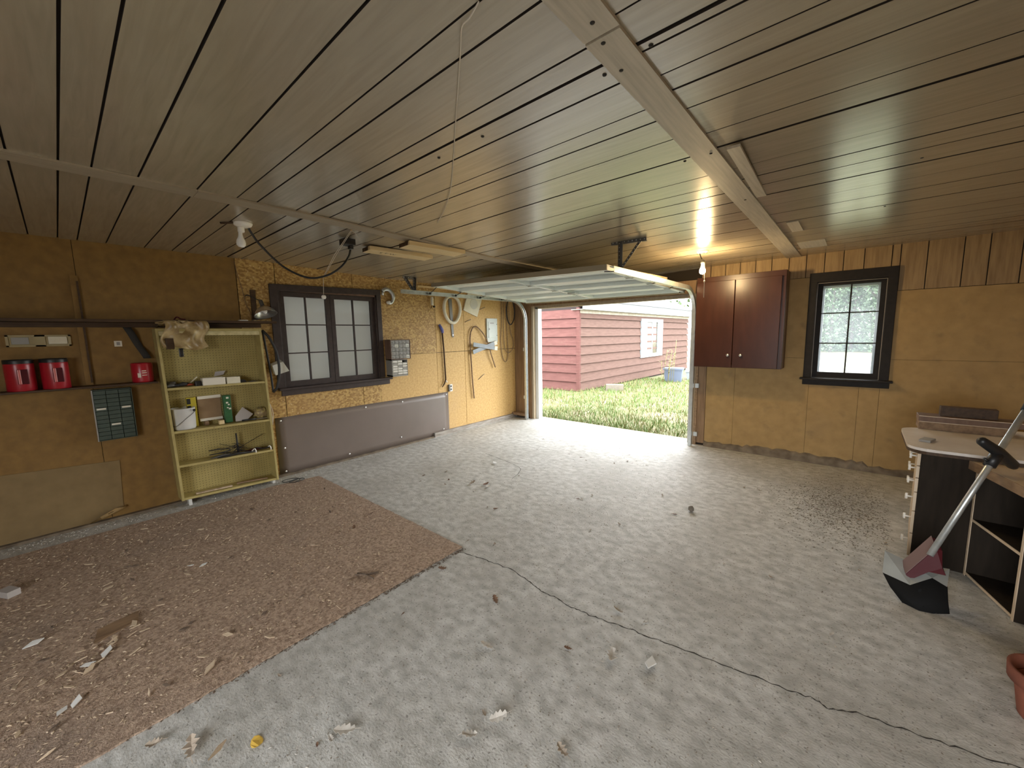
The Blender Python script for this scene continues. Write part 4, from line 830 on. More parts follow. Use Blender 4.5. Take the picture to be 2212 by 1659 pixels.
B(.0005, .03, 5.056, 5.326, 1.478, 1.905).build('case', M_BREAKER, eb, .004); dd = B(.03, .036, 5.09, 5.29, 1.555, 1.845).build('door', M_BREAKER, eb, .003)
B(.036, .04, 5.10, 5.12, 1.70, 1.73).build('latch', M_GREY, dd); B(.0361, .0366, 5.13, 5.23, 1.81, 1.83).build('label_card', M_GREY, dd)
for z in (1.60, 1.80): MB().lathe((.03, 5.31, z), [(0, .003), (.008, .002), (.009, 0)], (1, 0, 0), 10).build('screw', M_DSTEEL, eb)
one('bent_trim_strip', MB().tube(catmull([(.03, 4.69, .515), (.03, 4.665, .8), (.03, 4.65, 1.1), (.03, 4.635, 1.45), (.03, 4.645, 1.62), (.03, 4.70, 1.73), (.03, 4.785, 1.76), (.035, 4.88, 1.70), (.045, 4.97, 1.6), (.05, 5.06, 1.45), (.05, 5.13, 1.25), (.04, 5.235, 1.02)], 6), .012, 6), M_OLDWOOD, 'brown flexible strip arched across the wall below the breaker panel', 'strip')
for i, (p, q, lb) in enumerate((((.075, 4.665, 1.455), (.075, 5.25, 1.365), 'grey wooden slat tilted down to the right, front of the crossed pair'), ((.058, 4.67, 1.32), (.058, 5.26, 1.47), 'grey wooden slat tilted up to the right, rear of the crossed pair'))):
    t = thing('crossed_slat', (.06, 4.95, 1.4), lb, 'slat', 'crossed slats on the wall'); MB().bar(p, q, .07, .012, (1, 0, 0)).build('slat', mat('grey_slat', (.3, .33, .36), .6, col2=(.24, .27, .29), scale=12), t, .003)
    p, q = Vector(p), Vector(q); MB().bar(p + (q - p) * .9, q + (q - p) * .02, .072, .0135, (1, 0, 0)).build('painted_end', M_LABEL, t)
def cord(pts, r, m, lb): return one('extension_cord', MB().tube(catmull(pts, 6), r, 6), m, lb, 'cord', 'cords hanging by the corner')
cord([(.02, 5.45, 2.3), (.02, 5.45, 1.9), (.02, 5.42, 1.5), (.02, 5.46, 1.2), (.02, 5.55, 1.1), (.02, 5.62, 1.25), (.02, 5.60, 1.6), (.02, 5.57, 2.3)], .007, M_OLDWOOD, 'long brown cord loop hanging lowest beside the breaker panel')
cord([(.03, 5.5, 2.3), (.03, 5.49, 1.7), (.03, 5.52, 1.35), (.03, 5.63, 1.27), (.03, 5.75, 1.35), (.03, 5.76, 1.5), (.03, 5.69, 1.65), (.03, 5.66, 1.95), (.03, 5.65, 2.3)], .007, M_OLDWOOD, 'brown cord loop with a kinked right side near the corner')
cord([(.05, 5.60, 2.26), (.05, 5.565, 2.05), (.05, 5.60, 1.86), (.05, 5.68, 1.80), (.05, 5.77, 1.90), (.05, 5.79, 2.08), (.05, 5.74, 2.24), (.05, 5.66, 2.28)], .011, M_RUBBER, 'short thick black cord loop beside the corner')
sc_ = [((4.83, .83), (4.97, .92)), ((4.9, 2.05), (5.03, 2.1)), ((4.55, 1.83), (4.68, 1.88))]
for i, (a, b) in enumerate(sc_):
    one('wall_nail', MB().tube([(.004, a[0], a[1]), (.02, b[0], b[1])], .0045, 5), M_DSTEEL, ('thin dark rod stuck on the wall under the crossed slats', 'thin rod stuck on the wall above the breaker panel', 'thin rod on the wall below the tilted packet')[i], 'rod')
one('thin_batten', B(.0005, .02, 3.62, 4.48, 2.34, 2.365), M_RAWWOOD, 'thin orange wood batten behind the left track hanger', 'batten')

# ================================================================== CEILING THINGS
def bulb_prof(r=.031): return [(.013, 0), (.0135, -.02), (.018, -.04), (r * .92, -.062), (r, -.08), (r * .93, -.096), (r * .6, -.108), (0, -.112)]
lf_ = thing('ceiling_socket', (1.515, .99, zc(1.5, 1)), 'porcelain ceiling socket with an unlit white bulb', 'light fixture')
MB().lathe((1.52, .995, H), [(0, -.03), (.03, -.032), (.055, -.02), (.062, -.006), (.062, 0)], n=28).build('base', M_PORC, lf_)
MB().lathe((1.505, .985, H), [(.022, -.025), (.022, -.06), (.017, -.066), (0, -.066)], n=20).build('socket', M_PORC, lf_)
MB().lathe((1.5, .98, H - .062), bulb_prof(), (.02, .015, 1), 24).build('bulb', M_BULB, lf_)
MB().tube([(1.52, .94, H - .006), (1.43, .88, H - .004), (1.47, .9, H - .004)], .008, 6).build('base_shadow', M_SHELF, lf_)  # dark tube on the ceiling for the shadow left of the fixture
bb = thing('outlet_box', (1.655, 1.73, H - .07), 'black outlet box on the ceiling with a plugged cable', 'outlet box')
B(1.60, 1.705, 1.68, 1.775, zc(1.65, 1.73) - .062, zc(1.65, 1.73) - .0125).build('box', M_BLACK, bb, .004); B(1.62, 1.66, 1.745, 1.775, zc(1.65, 1.73) - .088, zc(1.65, 1.73) - .0625).build('plug', M_BLACK, bb)
one('black_cable', MB().tube(catmull([(1.51, 1.03, H - .02), (1.50, 1.06, 2.39), (1.50, 1.109, 2.319), (1.505, 1.255, 2.178), (1.52, 1.43, 2.108), (1.57, 1.57, 2.135), (1.625, 1.67, 2.21), (1.64, 1.735, 2.30), (1.64, 1.757, 2.36)], 7), .0085, 8), M_BLACK,
    'black cable sagging from the ceiling socket to the black outlet box', 'cable')
pu = thing('pull_string', (1.53, 1.545, 1.93), 'thin pull string with a small white knob in front of the left window', 'pull string')
hk_ = Vector((1.915, 1.63, zc(1.9, 1.63) - .005))
MB().tube([hk_, (1.70, 1.585, 2.29), (1.535, 1.552, 2.124), (1.53, 1.545, 1.975)], .0022, 5).tube([hk_ + Vector((.006, .006, 0)), (1.71, 1.595, 2.29), (1.54, 1.556, 2.122)], .002, 5).tube(catmull([hk_, hk_ + Vector((.01, .05, -.035)), hk_ + Vector((0, .07, -.07))], 4), .002, 5).build('string', M_STRING, pu)
MB().lathe((1.53, 1.545, 1.955), [(0, -.019), (.013, -.016), (.019, -.004), (.019, .004), (.013, .015), (0, .018)], n=18).build('knob', M_PORC, pu)
MB().lathe(hk_, [(0, -.004), (.006, -.002), (.006, .004)], n=8).build('hook', M_BRASS, pu)
for i, (a, b, wd_, zb, lb) in enumerate((((1.535, 1.965), (1.60, 2.625), .165, 2.396, 'short stamped pine board fixed flat to the ceiling, nearer the left wall'), ((1.965, 2.085), (2.02, 2.68), .185, 2.388, 'short unmarked pine board fixed flat to the ceiling beside the batten'))):
    t = thing('ceiling_board', ((a[0] + b[0]) / 2, (a[1] + b[1]) / 2, zb), lb, 'board', 'pine boards on the ceiling')
    MB().bar((a[0], a[1], zb + .019), (b[0], b[1], zb + .017), wd_, .036).build('plank', M_RAWWOOD, t, .002)
    MB().bar((a[0], a[1] - .0006, zb + .019), (a[0] + .0001, a[1] + .0006, zb + .019), wd_ - .004, .034).build('shaded_end', M_SHELF, t)  # near end coloured dark brown to hold its shadow
    if i == 0:
        cu_ = bpy.data.curves.new('stamp', 'FONT'); cu_.body = 'S T W'; cu_.size = .062; cu_.extrude = .0003; cu_.align_x = 'CENTER'; cu_.align_y = 'CENTER'
        tmp = bpy.data.objects.new('stamp', cu_); COL.objects.link(tmp); dg = bpy.context.evaluated_depsgraph_get(); me = bpy.data.meshes.new_from_object(tmp.evaluated_get(dg)); bpy.data.objects.remove(tmp)
        me.materials.clear(); me.materials.append(M_INK)
        so_ = bpy.data.objects.new('stamped_letters', me); COL.objects.link(so_); so_.parent = t
        d = Vector((b[0] - a[0], b[1] - a[1], 0)).normalized(); n_ = Vector((0, 0, -1)); m3 = Matrix((d, n_.cross(d), n_)).transposed().to_4x4()
        m3.translation = Vector((1.558, 2.17, zb + .0003)) - BASE[t.name]; so_.matrix_local = m3
sg = [(4.1945, .819), (4.145, .838), (4.095, .838), (4.043, .91), (3.955, 1.01), (3.85, 1.13), (3.64, 1.385), (3.49, 1.54), (3.31, 1.66), (3.16, 1.74)]
sg = [(4.213, .807), (4.157, .827), (4.117, .835), (4.053, .886), (3.933, .983), (3.777, 1.108), (3.413, 1.403), (3.13, 1.623), (2.831, 1.818), (2.585, 1.962)]
one('ceiling_string', MB().tube(catmull([(x, y, zc(x, y) - .005 - (.008 if 2 < i < 9 else 0)) for i, (x, y) in enumerate(sg)], 4), .0022, 5), M_STRING, 'long thin string hanging loosely along the middle of the ceiling', 'string')
lb_ = thing('ceiling_bulb', (3.69, 4.68, H), 'lit warm bulb on a ceiling socket with pull chain by the cabinet', 'light fixture')
MB().lathe((3.69, 4.68, H), [(0, -.022), (.04, -.02), (.056, -.006), (.058, 0)], n=28).build('base', M_PORC, lb_)
MB().tube(catmull([(3.665, 4.68, H - .018), (3.675, 4.68, H - .05), (3.69, 4.68, H - .085), (3.698, 4.68, H - .1)], 4), .006, 6).build('cord', M_BLACK, lb_)
MB().lathe((3.70, 4.68, 2.375), [(0, 0), (.014, -.002), (.021, -.012), (.021, -.045), (0, -.046)], n=18).build('socket', M_DSTEEL, lb_)
MB().lathe((3.70, 4.68, 2.33), bulb_prof(.030), n=24).build('bulb', M_LIT, lb_)
MB().tube([(3.722, 4.668, 2.345), (3.727, 4.665, 2.2), (3.728, 4.665, 1.965)], .0035, 6).lathe((3.728, 4.665, 2.14), [(0, -.012), (.008, -.008), (.008, .008), (0, .012)], n=8).build('pull_chain', M_PAPER, lb_)

# ================================================================== CABINET
cab = thing('wall_cabinet', (3.88, D - .15, 1.14), 'red-brown two-door wall cabinet between the garage door and the window', 'cabinet')
x0, x1, y0, y1, z0, z1 = 3.402, 4.365, D - .30, D - .0075, 1.14, 2.285
body = MB(); body.box(x0, x0 + .018, y0, y1, z0, z1); body.box(x0 + .018, x1 - .018, y0, y1, z0, z0 + .018); body.box(x0 + .018, x1 - .018, y0, y1, z1 - .018, z1); body.box(x0 + .018, x1 - .018, y1 - .01, y1, z0 + .018, z1 - .018); body.build('body', M_CAB, cab)
B(x1 - .018, x1, y0, y1, z0, z1).build('side_panel', M_CABS, cab)
B(x0, x1, y0 - .002, y0 + .02, z1 - .072, z1).build('face_rail', M_CAB, cab, .002); B(x1 - .055, x1, y0 - .002, y0 + .02, z0, z1 - .072).build('face_stile', M_CAB, cab, .002)
for a, b, kx in ((x0 + .003, 3.846, 3.806), (3.852, x1 - .038, 3.948)):
    d_ = B(a, b, y0 - .024, y0 - .004, z0 + .003, z1 - .062).build('door', M_CAB, cab, .004)
    MB().lathe((kx, y0 - .024, 1.30), [(.006, 0), (.006, .012), (.0165, .018), (.018, .026), (.012, .032), (0, .033)], (0, -1, 0), 18).build('knob', M_ALU, d_)

# ================================================================== DESK, SHELF UNIT, BOARDS
dk = thing('desk', (5.8, 4.1, 0), 'dark desk with rounded white top and side drawers under the window', 'desk')
ol_ = []
for cx, cy, a0 in ((5.44, 3.81, 180), (XR - .03, 3.70, None), (XR - .03, 4.72, None), (5.46, 4.30, 90)):
    if a0 is None: ol_.append((cx, cy)); continue
    for k in range(7): a = R(a0 + 15 * k); ol_.append((cx + .115 * math.cos(a), cy + .115 * math.sin(a)))
o2 = ol_[:7] + [(XR - .03, 3.695), (XR - .03, 4.72), (5.56, 4.72)] + [(5.455 + .125 * math.cos(R(90 + 15 * k)), 4.34 + .125 * math.sin(R(90 + 15 * k))) for k in range(7)]
MB().prism([(x, y, .782) for x, y in o2], (0, 0, .018)).build('top', M_LAMW, dk); MB().prism([(x, y, .762) for x, y in o2], (0, 0, .0198)).build('top_edge', M_SHELF, dk)
B(5.392, XR - .05, 3.72, 3.738, .0, .7615).build('side_panel', M_DESK, dk); B(5.455, XR - .05, 4.44, 4.458, .0, .7615).build('side_panel', M_DESK, dk)
B(5.47, XR - .06, 3.738, 4.44, .02, .05).build('bottom', M_DESK, dk); B(XR - .07, XR - .05, 3.738, 4.44, .05, .7615).build('back', M_DESK, dk)
for k, (za, zb) in enumerate(((.03, .19), (.195, .35), (.355, .485), (.49, .585), (.59, .67), (.675, .757))):
    dr = MB().hexa([(5.374, 3.724, za), (5.391, 3.724, za), (5.452, 4.452, za), (5.435, 4.452, za), (5.374, 3.724, zb), (5.391, 3.724, zb), (5.452, 4.452, zb), (5.435, 4.452, zb)]).build('drawer', M_TAN, dk, .002)
    zm = (za + zb) / 2
    for yy in (3.83, 4.3): xx = 5.374 + (yy - 3.724) * .0838; MB().tube([(xx, yy, zm), (xx - .029, yy, zm)], .006, 6).tube([(xx - .031, yy, zm - .02), (xx - .031, yy, zm + .02)], .007, 6).build('pull', M_PORC, dr)
rm = MB(); rm.obox((5.437, 3.97, .808), (.06, .11, .016), Matrix.Rotation(R(-20), 3, 'Z')); one('small_clip', rm, M_GREY, 'small grey metal clip lying on the white desk top', 'clip', bevel=.003)
for i, (a, lb, m) in enumerate((((5.43, 5.90, 4.43, 4.60, .8005, .864), 'thick brown board at the bottom of the stack on the desk', M_OLDWOOD), ((5.425, 5.97, 4.42, 4.58, .8645, .909), 'long brown board in the middle of the stack on the desk', M_CABS), ((5.545, 5.835, 4.47, 4.55, .9095, .983), 'short dark board on top of the stack on the desk', M_SHELF))):
    t = thing('stacked_board', ((a[0] + a[1]) / 2, (a[2] + a[3]) / 2, a[4]), lb, 'board', 'boards stacked on the desk'); B(*a).build('plank', m, t, .002)
    if i < 2: B(a[0] + .002, a[1] - .01, a[2] - .0015, a[2], a[5] - .006, a[5] - .001).build('pale_edge', M_TAN, t)  # pale line along the upper front edge
un = thing('shelf_unit', (5.9, 3.5, 0), 'open dark shelf unit with tan top board beside the desk', 'shelf unit')
A0 = Vector((5.635, 3.708, 0)); dv = Vector((.118, -.455, 0)).normalized(); nv = Vector((1, 0, 0)); LEN = .47
def ubox(s0, s1, n0, n1, za, zb):
    P = [A0 + dv * s + nv * n for s, n in ((s0, n0), (s1, n0), (s1, n1), (s0, n1))]
    return MB().hexa([p + Vector((0, 0, za)) for p in P][::1] + [p + Vector((0, 0, zb)) for p in P])
ubox(-.0, LEN + .02, -.03, .5, .735, .76).build('top', M_TAN, un)
ubox(0, LEN + .02, -.034, -.0305, .705, .759).build('top_edge', M_OLDWOOD, un)
ubox(0, .016, .004, .48, 0, .734).build('side_panel', M_DESK, un); ubox(LEN - .016, LEN, .004, .48, 0, .734).build('side_panel', M_DESK, un)
ubox(0, .016, 0, .0035, 0, .734).build('side_edge', M_TAN, un); ubox(LEN - .016, LEN, 0, .0035, 0, .734).build('side_edge', M_TAN, un)
ubox(.016, LEN - .016, .47, .48, 0, .734).build('back', M_DESK, un)
for z in (.372, .012):
    s_ = ubox(.0165, LEN - .0165, .006, .469, z, z + .015).build('shelf', M_DESK, un); ubox(.0165, LEN - .0165, .001, .0055, z, z + .015).build('front_edge', M_TAN, s_)

# ---- shovel leaning against the shelf unit
sv = thing('scoop_shovel', (5.38, 3.15, 0), 'steel-handled shovel with grey blade and dark red socket leaning by the desk', 'shovel')
S0, S1 = Vector((5.437, 3.22, .334)), Vector((5.637, 3.45, .801)); sd_ = (S1 - S0).normalized(); S2 = S0 + sd_ * 1.35
MB().tube([S0 - sd_ * .06, S0 + sd_ * 1.02], .0155, 14).build('shaft', M_GALV, sv)
MB().tube([S0 + sd_ * .93, S0 + sd_ * 1.0, S0 + sd_ * 1.35], [.021, .024, .024], 14).build('grip', M_NAVY, sv)
cg = S0 + sd_ * .605; bd = Vector((.655, .572, -.5)); bd = (bd - sd_ * bd.dot(sd_)).normalized()
MB().tube([cg - sd_ * .05, cg + sd_ * .04], .027, 14).build('collar', M_BLACK, sv)
MB().tube([cg + sd_ * .04 - bd * .14, cg + sd_ * .045 - bd * .125, cg + sd_ * .045, cg + sd_ * .03 + bd * .12, cg + sd_ * .02 + bd * .14], [.014, .025, .03, .027, .014], 12).build('cross_handle', M_BLACK, sv)
MB().tube([cg - sd_ * .03 - bd * .02, cg - sd_ * .03 - bd * .05], .008, 8).build('bolt', M_BLACK, sv)
# red socket wedge
T4, T3 = Vector((5.328, 3.2, .127)), Vector((5.440, 3.215, .328))
fc = [T4, T3, Vector((5.462, 3.2, .325)), Vector((5.47, 3.2, .222)), Vector((5.488, 3.2, .185)), Vector((5.42, 3.2, .18)), Vector((5.345, 3.195, .10))]
MB().prism(fc, (-.012, .085, .03)).build('socket', M_REDD, sv)
MB().prism([T4 + Vector((-.001, 0, .002)), T3 + Vector((-.001, 0, .002)), T3 + Vector((-.013, .087, .034)), T4 + Vector((-.013, .087, .034))], (-.002, 0, .003)).build('socket_face', mat('dusty_lit_red', (.2, .13, .12), .7, spec=.2), sv)  # dusty upper face, its lit look put into the paler colour
# blade: grey back plate and scooped front, the front's shade put into its black
gA, gP, gN, gB = Vector((5.235, 3.3, .202)), Vector((5.355, 3.30, .165)), Vector((5.345, 3.15, .092)), Vector((5.228, 3.2, .099))
gM, gE = Vector((5.436, 3.2, .149)), Vector((5.50, 3.22, .11)); gR = Vector((5.52, 3.34, .17))
MB().add([gA, gP, gN, gB, gM, gE, gR] + [p + Vector((0, .004, -.004)) for p in (gA, gP, gN, gB, gM, gE, gR)],
         [(0, 3, 2, 1), (1, 2, 4, 6), (4, 5, 6), (7, 8, 9, 10), (8, 13, 11, 9), (11, 13, 12), (0, 1, 8, 7), (3, 0, 7, 10), (1, 6, 13, 8), (6, 5, 12, 13)]).build('blade_back', M_SHOVG, sv)
fr_ = [[gB, Vector((5.262, 3.14, .05)), Vector((5.315, 3.088, .001))], [gN, Vector((5.35, 3.09, .045)), Vector((5.381, 3.052, .001))], [gM, Vector((5.43, 3.12, .07)), Vector((5.437, 3.068, .001))], [gE, Vector((5.50, 3.16, .05)), Vector((5.505, 3.12, .001))]]
MB().sheet(fr_, (.003, .006, 0)).build('blade_front', mat('shaded_blade', (.012, .012, .012), .85, spec=.1), sv)

# ---- terracotta pot
po = thing('flower_pot', (5.70, 2.465, 0), 'terracotta flower pot on the floor at the lower right', 'pot')
MB().lathe((5.70, 2.465, 0), [(0, 0), (.078, 0), (.083, .006), (.104, .155), (.094, .155), (.074, .02), (0, .02)], n=36).build('body', M_TERRA, po)
MB().lathe((5.70, 2.465, 0), [(.106, .15), (.122, .152), (.125, .205), (.113, .207), (.103, .152)], n=36).build('rim', M_TERRA, po)

# ================================================================== CARPET AND LITTER
cpts = [(.31, -2.1), (2.93, -2.1), (2.89, -.116), (2.847, 1.859), (.37, 1.846), (.30, 1.4)]
edge = []
for a, b in zip(cpts, cpts[1:] + cpts[:1]):
    n = max(2, int(math.hypot(b[0] - a[0], b[1] - a[1]) / .03))
    for k in range(n): t = k / n; edge.append((a[0] + (b[0] - a[0]) * t + random.uniform(-.004, .004), a[1] + (b[1] - a[1]) * t + random.uniform(-.004, .004)))
cpz = .009
MB_c = MB().prism([(x, y, .0004) for x, y in edge], (0, 0, cpz - .0004)); one('carpet', MB_c, M_CARPET, 'worn brown carpet piece littered with wood chips on the concrete', 'carpet', origin=(1.6, 0, 0))
def on_carpet(x, y): return .33 < x < 2.84 and y < 1.84
def ground(x, y): return cpz if on_carpet(x, y) else .0
def leaf_mesh(seed, lobes, m, curl):
    """a dry lobed leaf folded along its midrib, with a stem"""
    rnd = random.Random(seed); mb = MB(); n = 9; L_, C_, R_ = [], [], []
    for i in range(n):
        t = i / (n - 1); wv = math.sin(math.pi * min(1, t * .95 + .05)) ** .7 * (.62 if i % 2 else .3) * rnd.uniform(.8, 1.2); x = -1 + 2 * t; bow = curl * .35 * (x * x)
        C_.append((x, rnd.uniform(-.03, .03), bow)); L_.append((x + .1 * (i % 2), wv, bow + curl * wv * rnd.uniform(.3, .9))); R_.append((x + .1 * (i % 2), -wv, bow + curl * wv * rnd.uniform(.1, .6)))
    mb.sheet([L_, C_, R_], (0, 0, .03)); mb.tube([(.95, 0, .03 + curl * .3), (1.5, .12, .05)], .03, 4)
    me = bpy.data.meshes.new('dry_leaf'); me.from_pydata([tuple(v) for v in mb.v], [], mb.f); me.materials.append(m); return me
def chip_mesh(seed, m, l_, wd_, th):
    rnd = random.Random(seed); k = rnd.randint(4, 6); P = []
    for j in range(k):
        a = 6.28319 * j / k + rnd.uniform(-.3, .3); P.append((l_ * math.cos(a) * rnd.uniform(.7, 1.), wd_ * math.sin(a) * rnd.uniform(.7, 1.), rnd.uniform(0, th * .6)))
    mb = MB().prism(P, (0, 0, th)); me = bpy.data.meshes.new('wood_chip'); me.from_pydata([tuple(v) for v in mb.v], [], mb.f); me.materials.append(m); return me
LEAF = [leaf_mesh(i, 5, m, c) for i, (m, c) in enumerate(((M_DRYW, .5), (M_DRY, .8), (M_DRYB, .6), (M_DRYW, .9)))]
CHIP = [chip_mesh(i, m, l_, w_, t_) for i, (m, l_, w_, t_) in enumerate(((M_CHIP, 1, .35, .12), (M_CHIP, 1, .5, .15), (M_SCRAP, 1, .6, .1), (M_CHIPD, 1, .3, .25), (M_CHIP, 1, .16, .14)))]
def put(name, me, x, y, s, label, cat, group, rz=None, tilt=.12):
    o = bpy.data.objects.new(name, me); COL.objects.link(o); o.scale = (s, s, s); o.rotation_euler = (random.uniform(-tilt, tilt), random.uniform(-tilt, tilt), random.uniform(0, 6.28) if rz is None else rz)
    o.location = (x, y, ground(x, y) + .0012 + s * (.1 if tilt < .2 else .22)); return tag(o, label, cat, group)
# singled-out pieces
for nm, me, x, y, s, lb, cat in (
    ('paper_scrap', CHIP[2], 1.545, .46, .035, 'left half of the torn white scrap lying mid carpet', 'scrap'), ('paper_scrap', CHIP[2], 1.60, .52, .032, 'right half of the torn white scrap lying mid carpet', 'scrap'),
    ('paper_scrap', CHIP[2], 2.20, -.0, .05, 'largest bright white scrap in the chip pile on the carpet', 'scrap'), ('paper_scrap', CHIP[2], 2.24, -.07, .035, 'small bright white scrap beside the largest one', 'scrap'),
    ('paper_scrap', CHIP[2], 2.50, -.11, .042, 'white scrap near the lower carpet edge, right piece', 'scrap'), ('paper_scrap', CHIP[2], 2.51, -.155, .035, 'white scrap near the lower carpet edge, left piece', 'scrap'),
    ('paper_scrap', CHIP[2], 1.81, -.245, .05, 'pale glassy scrap at the far left of the carpet', 'scrap'), ('paper_scrap', CHIP[2], 1.686, 3.44, .06, 'flat white square scrap on the far concrete', 'scrap'),
    ('wood_chip', CHIP[1], 2.737, .323, .045, 'thick pale wood chunk near the carpet edge', 'wood chip'), ('wood_chip', CHIP[1], 2.03, .12, .04, 'pale slanted wood shard beside the flat shingle', 'wood chip'),
    ('dry_leaf', LEAF[0], 3.537, .603, .055, 'pale star-shaped oak leaf on the concrete in front', 'leaf'), ('dry_leaf', LEAF[0], 3.98, 1.05, .05, 'upright curled pale leaf in the middle foreground', 'leaf'),
    ('dry_leaf', LEAF[3], 3.94, .92, .04, 'broken curled leaf just below the upright one', 'leaf'), ('dry_leaf', LEAF[1], 4.26, 1.11, .04, 'crumpled pale leaf at the bottom centre edge', 'leaf'),
    ('dry_leaf', LEAF[3], 4.2, 1.64, .055, 'white curled bark piece below the crack', 'leaf'), ('wood_chip', CHIP[2], 4.365, 1.715, .06, 'long white peeled strip right of the curled bark', 'wood chip'),
    ('dry_leaf', LEAF[0], 3.67, 1.29, .045, 'crumbled pale leaf left of the crack', 'leaf'), ('dry_leaf', LEAF[2], 3.46, 1.58, .04, 'brown curled leaf just left of the crack', 'leaf'),
    ('dry_leaf', LEAF[3], 4.074, 1.962, .04, 'white and black curled leaf right of the crack', 'leaf'), ('dry_leaf', LEAF[1], 3.138, .18, .06, 'large folded tan leaf at the bottom left on the concrete', 'leaf'),
    ('dry_leaf', LEAF[1], 3.0, .087, .04, 'tan leaf with dark side left of the large folded one', 'leaf'), ('wood_chip', CHIP[4], 3.237, .241, .06, 'thin tan wood splinter right of the large folded leaf', 'wood chip'),
    ('dry_leaf', LEAF[2], 2.10, 2.87, .05, 'dark brown leaf in the cluster beyond the carpet', 'leaf'), ('dry_leaf', LEAF[0], 2.16, 2.84, .045, 'pale grey leaf in the cluster beyond the carpet', 'leaf'), ('dry_leaf', LEAF[1], 1.955, 2.806, .05, 'tan leaf at the left of the cluster beyond the carpet', 'leaf'),
    ('dry_leaf', LEAF[2], 2.951, 1.582, .035, 'dark leaf at the carpet corner', 'leaf'), ('dry_leaf', LEAF[2], 1.917, 1.479, .035, 'dark round leaf on the far part of the carpet', 'leaf'), ('dry_leaf', LEAF[2], 1.783, 1.702, .03, 'brown leaf near the far carpet edge', 'leaf')):
    put(nm, me, x, y, s * (.78 if nm == 'dry_leaf' else .9), lb, cat, None, tilt=.3)
yl = bpy.data.meshes.new('yellow_leaf'); q = MB().prism([(.022 * math.cos(a) * 1.3, .022 * math.sin(a), .004 * math.cos(2 * a)) for a in [6.28 * k / 10 for k in range(10)]], (0, 0, .001)); yl.from_pydata([tuple(v) for v in q.v], [], q.f); yl.materials.append(mat('yellow_leaf', (.62, .4, .07), .6))
o = bpy.data.objects.new('yellow_leaf', yl); COL.objects.link(o); o.location = (3.305, .356, .0055); tag(o, 'single bright yellow leaf on the concrete in front', 'leaf')
one('flat_shingle', MB().prism([(1.93, -.02, cpz + .001), (2.06, -.04, cpz + .001), (2.0, .14, cpz + .003), (1.9, .15, cpz + .003)], (0, 0, .008)), M_OLDWOOD, 'flat brown shingle lying on the carpet', 'shingle')
one('forked_twig', MB().tube([(2.56, 1.17, .016), (2.62, 1.2, .02), (2.66, 1.27, .016)], .006, 5).tube([(2.62, 1.2, .02), (2.70, 1.21, .016)], .004, 5), M_CHIPD, 'dark forked twig on the right part of the carpet', 'twig')
sn = MB(); gg = [[(3.996 + .028 * math.sin(math.pi * i / 6) * math.cos(1.0472 * j) * random.uniform(.8, 1.15), 3.568 + .028 * math.sin(math.pi * i / 6) * math.sin(1.0472 * j) * random.uniform(.8, 1.15), .026 - .026 * math.cos(math.pi * i / 6)) for j in range(7)] for i in range(7)]
for r_ in gg: r_[6] = r_[0]
one('small_stone', sn.sheet(gg), M_CINDER, 'small grey stone alone on the bare concrete', 'stone')
one('carton_scrap', MB().obox((1.03, -.37, cpz + .022), (.1, .06, .04), Matrix.Rotation(.5, 3, 'Z')), M_FOAM, 'small grey box-like scrap at the far left edge of the carpet', 'scrap')
# alike pieces
for k in range(150):
    while 1:
        x, y = random.uniform(.45, 2.8), random.uniform(-.45, 1.75)
        if random.random() < .35 + .65 * max(0, 1 - (y + .4) / 1.6): break
    j = random.choice((0, 1, 0, 1, 4, 4, 3, 3)); put('wood_chip', CHIP[j], x, y, random.uniform(.01, .032), 'small wood chip scattered on the brown carpet', 'wood chip', 'wood chips on the carpet', tilt=.4)
for k in range(26):
    x, y = 2.2 + random.gauss(0, .1), -.02 + random.gauss(0, .09); put('wood_chip', CHIP[random.choice((0, 1, 4))], x, y, random.uniform(.015, .036), 'wood chip in the pile around the white scraps', 'wood chip', 'wood chip pile', tilt=.5)
for k in range(60):
    while 1:
        x, y = random.uniform(1.2, 5.3), random.uniform(.3, 4.8)
        if not on_carpet(x - .05, y - .05) and y > .2 + (x - 3) * .3 - .6: break
    put('dry_leaf', LEAF[random.randrange(4)], x, y, random.uniform(.01, .022), 'small shrivelled leaf scattered on the concrete', 'leaf', 'shrivelled leaves on the concrete')
# crumbs too small to count
def crumbs(name, n, pick, m, label, smin, smax):
    vs = []; fs = []
    for _ in range(n):
        x, y = pick(); z = ground(x, y) + .0015; a = random.uniform(0, 6.28); l_ = random.uniform(smin, smax); wd_ = l_ * random.uniform(.15, .6); h_ = random.uniform(.1, .5) * l_
        dx, dy = math.cos(a) * l_, math.sin(a) * l_; ex, ey = -math.sin(a) * wd_, math.cos(a) * wd_; k = len(vs)
        vs += [(x - dx, y - dy, z), (x + ex, y + ey, z + h_ * .3), (x + dx, y + dy, z), (x - ex, y - ey, z), (x, y, z + h_)]
        fs += [(k, k + 3, k + 4), (k + 3, k + 2, k + 4), (k + 2, k + 1, k + 4), (k + 1, k, k + 4)]
    o = MB().add(vs, fs).build(name, m); return tag(o, label, 'debris', None, 'stuff')
crumbs('wood_crumbs', 5200, lambda: (random.uniform(.36, 2.82), -.7 + 2.5 * random.random() ** 1.3), M_CHIP, 'pale wood crumbs strewn over the brown carpet', .003, .013)
crumbs('dark_crumbs', 4200, lambda: (random.uniform(.36, 2.84), -.7 + 2.5 * random.random() ** 1.2), M_CHIPD, 'dark crumbs strewn over the brown carpet', .002, .007)
crumbs('floor_grit', 3600, lambda: (random.uniform(2.95, 5.6), random.uniform(.2, 3.2)), M_DIRT, 'dark grit scattered over the concrete floor', .0015, .006)
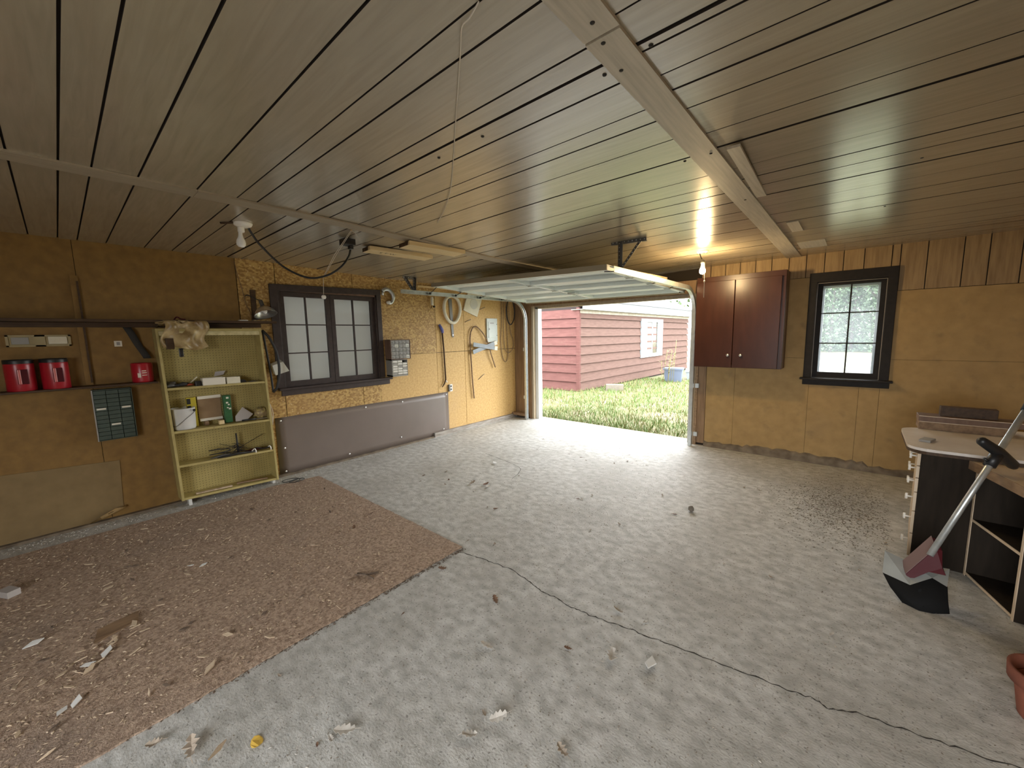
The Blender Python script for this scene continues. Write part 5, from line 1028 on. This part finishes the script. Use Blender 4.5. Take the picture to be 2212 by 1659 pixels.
crumbs('far_grit', 2200, lambda: (random.uniform(.4, 5.3), random.uniform(2.0, 5.7)), M_DIRT, 'dark grit on the far half of the concrete', .002, .008)
crumbs('pale_grit', 1100, lambda: (random.uniform(2.95, 5.2), random.uniform(.3, 4.0)), M_DRYW, 'pale flakes scattered over the concrete floor', .002, .008)
def dp():
    while 1:
        x, y = random.gauss(5.0, .22), random.gauss(4.5, .42)
        if x < 5.33: return x, y
crumbs('dirt_flakes', 3800, dp, M_DIRT, 'patch of dirt flakes on the floor below the black window', .003, .011)
crumbs('wall_foot_dust', 2600, lambda: (.06 + abs(random.gauss(0, .1)), random.uniform(-.6, 3.6)), M_DRYW, 'pale dust and flakes along the foot of the left wall', .003, .012)
crumbs('carpet_fringe', 1400, lambda: (2.868 + random.gauss(0, .012) - .0215 * (random.random() - .5), random.uniform(-.7, 1.86)), M_CHIPD, 'dark frayed crumbs along the carpet edge', .003, .010)

one('wire_coil', MB().tube([(.3 + .06 * math.cos(a) * (1 + .02 * k), 1.57 + .09 * math.sin(a), .006 + .002 * k) for k, a in enumerate([.45 * q for q in range(40)])][:16], .004, 5).tube([(.33 + .05 * math.cos(.45 * q), 1.62 + .08 * math.sin(.45 * q), .012) for q in range(15)], .004, 5), M_RUBBER, 'dark loops of wire on the floor at the bookcase foot', 'wire')

one('paper_scrap', MB().prism([(.06, 1.02, 1.236), (.06, 1.10, 1.25), (.07, 1.12, 1.29), (.075, 1.03, 1.285)], (.003, 0, 0)), M_FOAM, 'grey card flap leaning behind the trays on the top shelf', 'card')
one('putty_tin', MB().lathe((.07, .68, 1.166), [(0, 0), (.035, 0), (.035, .045), (.03, .05), (0, .05)], n=20), M_DSTEEL, 'low dark tin among the clutter at the left of the top shelf', 'tin')
one('wood_offcut', MB().bar((.15, .75, .094), (.16, 1.05, .086), .03, .012), M_CHIP, 'thin wood offcut lying on the bottom bookcase shelf', 'offcut')
one('wood_offcut', MB().bar((.12, 1.1, .085), (.16, 1.38, .076), .025, .012), M_OLDWOOD, 'dark wood offcut at the right of the bottom bookcase shelf', 'offcut')
one('coiled_wire', MB().tube([(.11 + .04 * math.cos(.5 * q), .99 + .09 * math.sin(.5 * q), .42 - .01 + .0035 * q) for q in range(26)], .005, 5), M_RUBBER, 'dark wire coil heaped left of the wire spikes on the third shelf', 'wire')
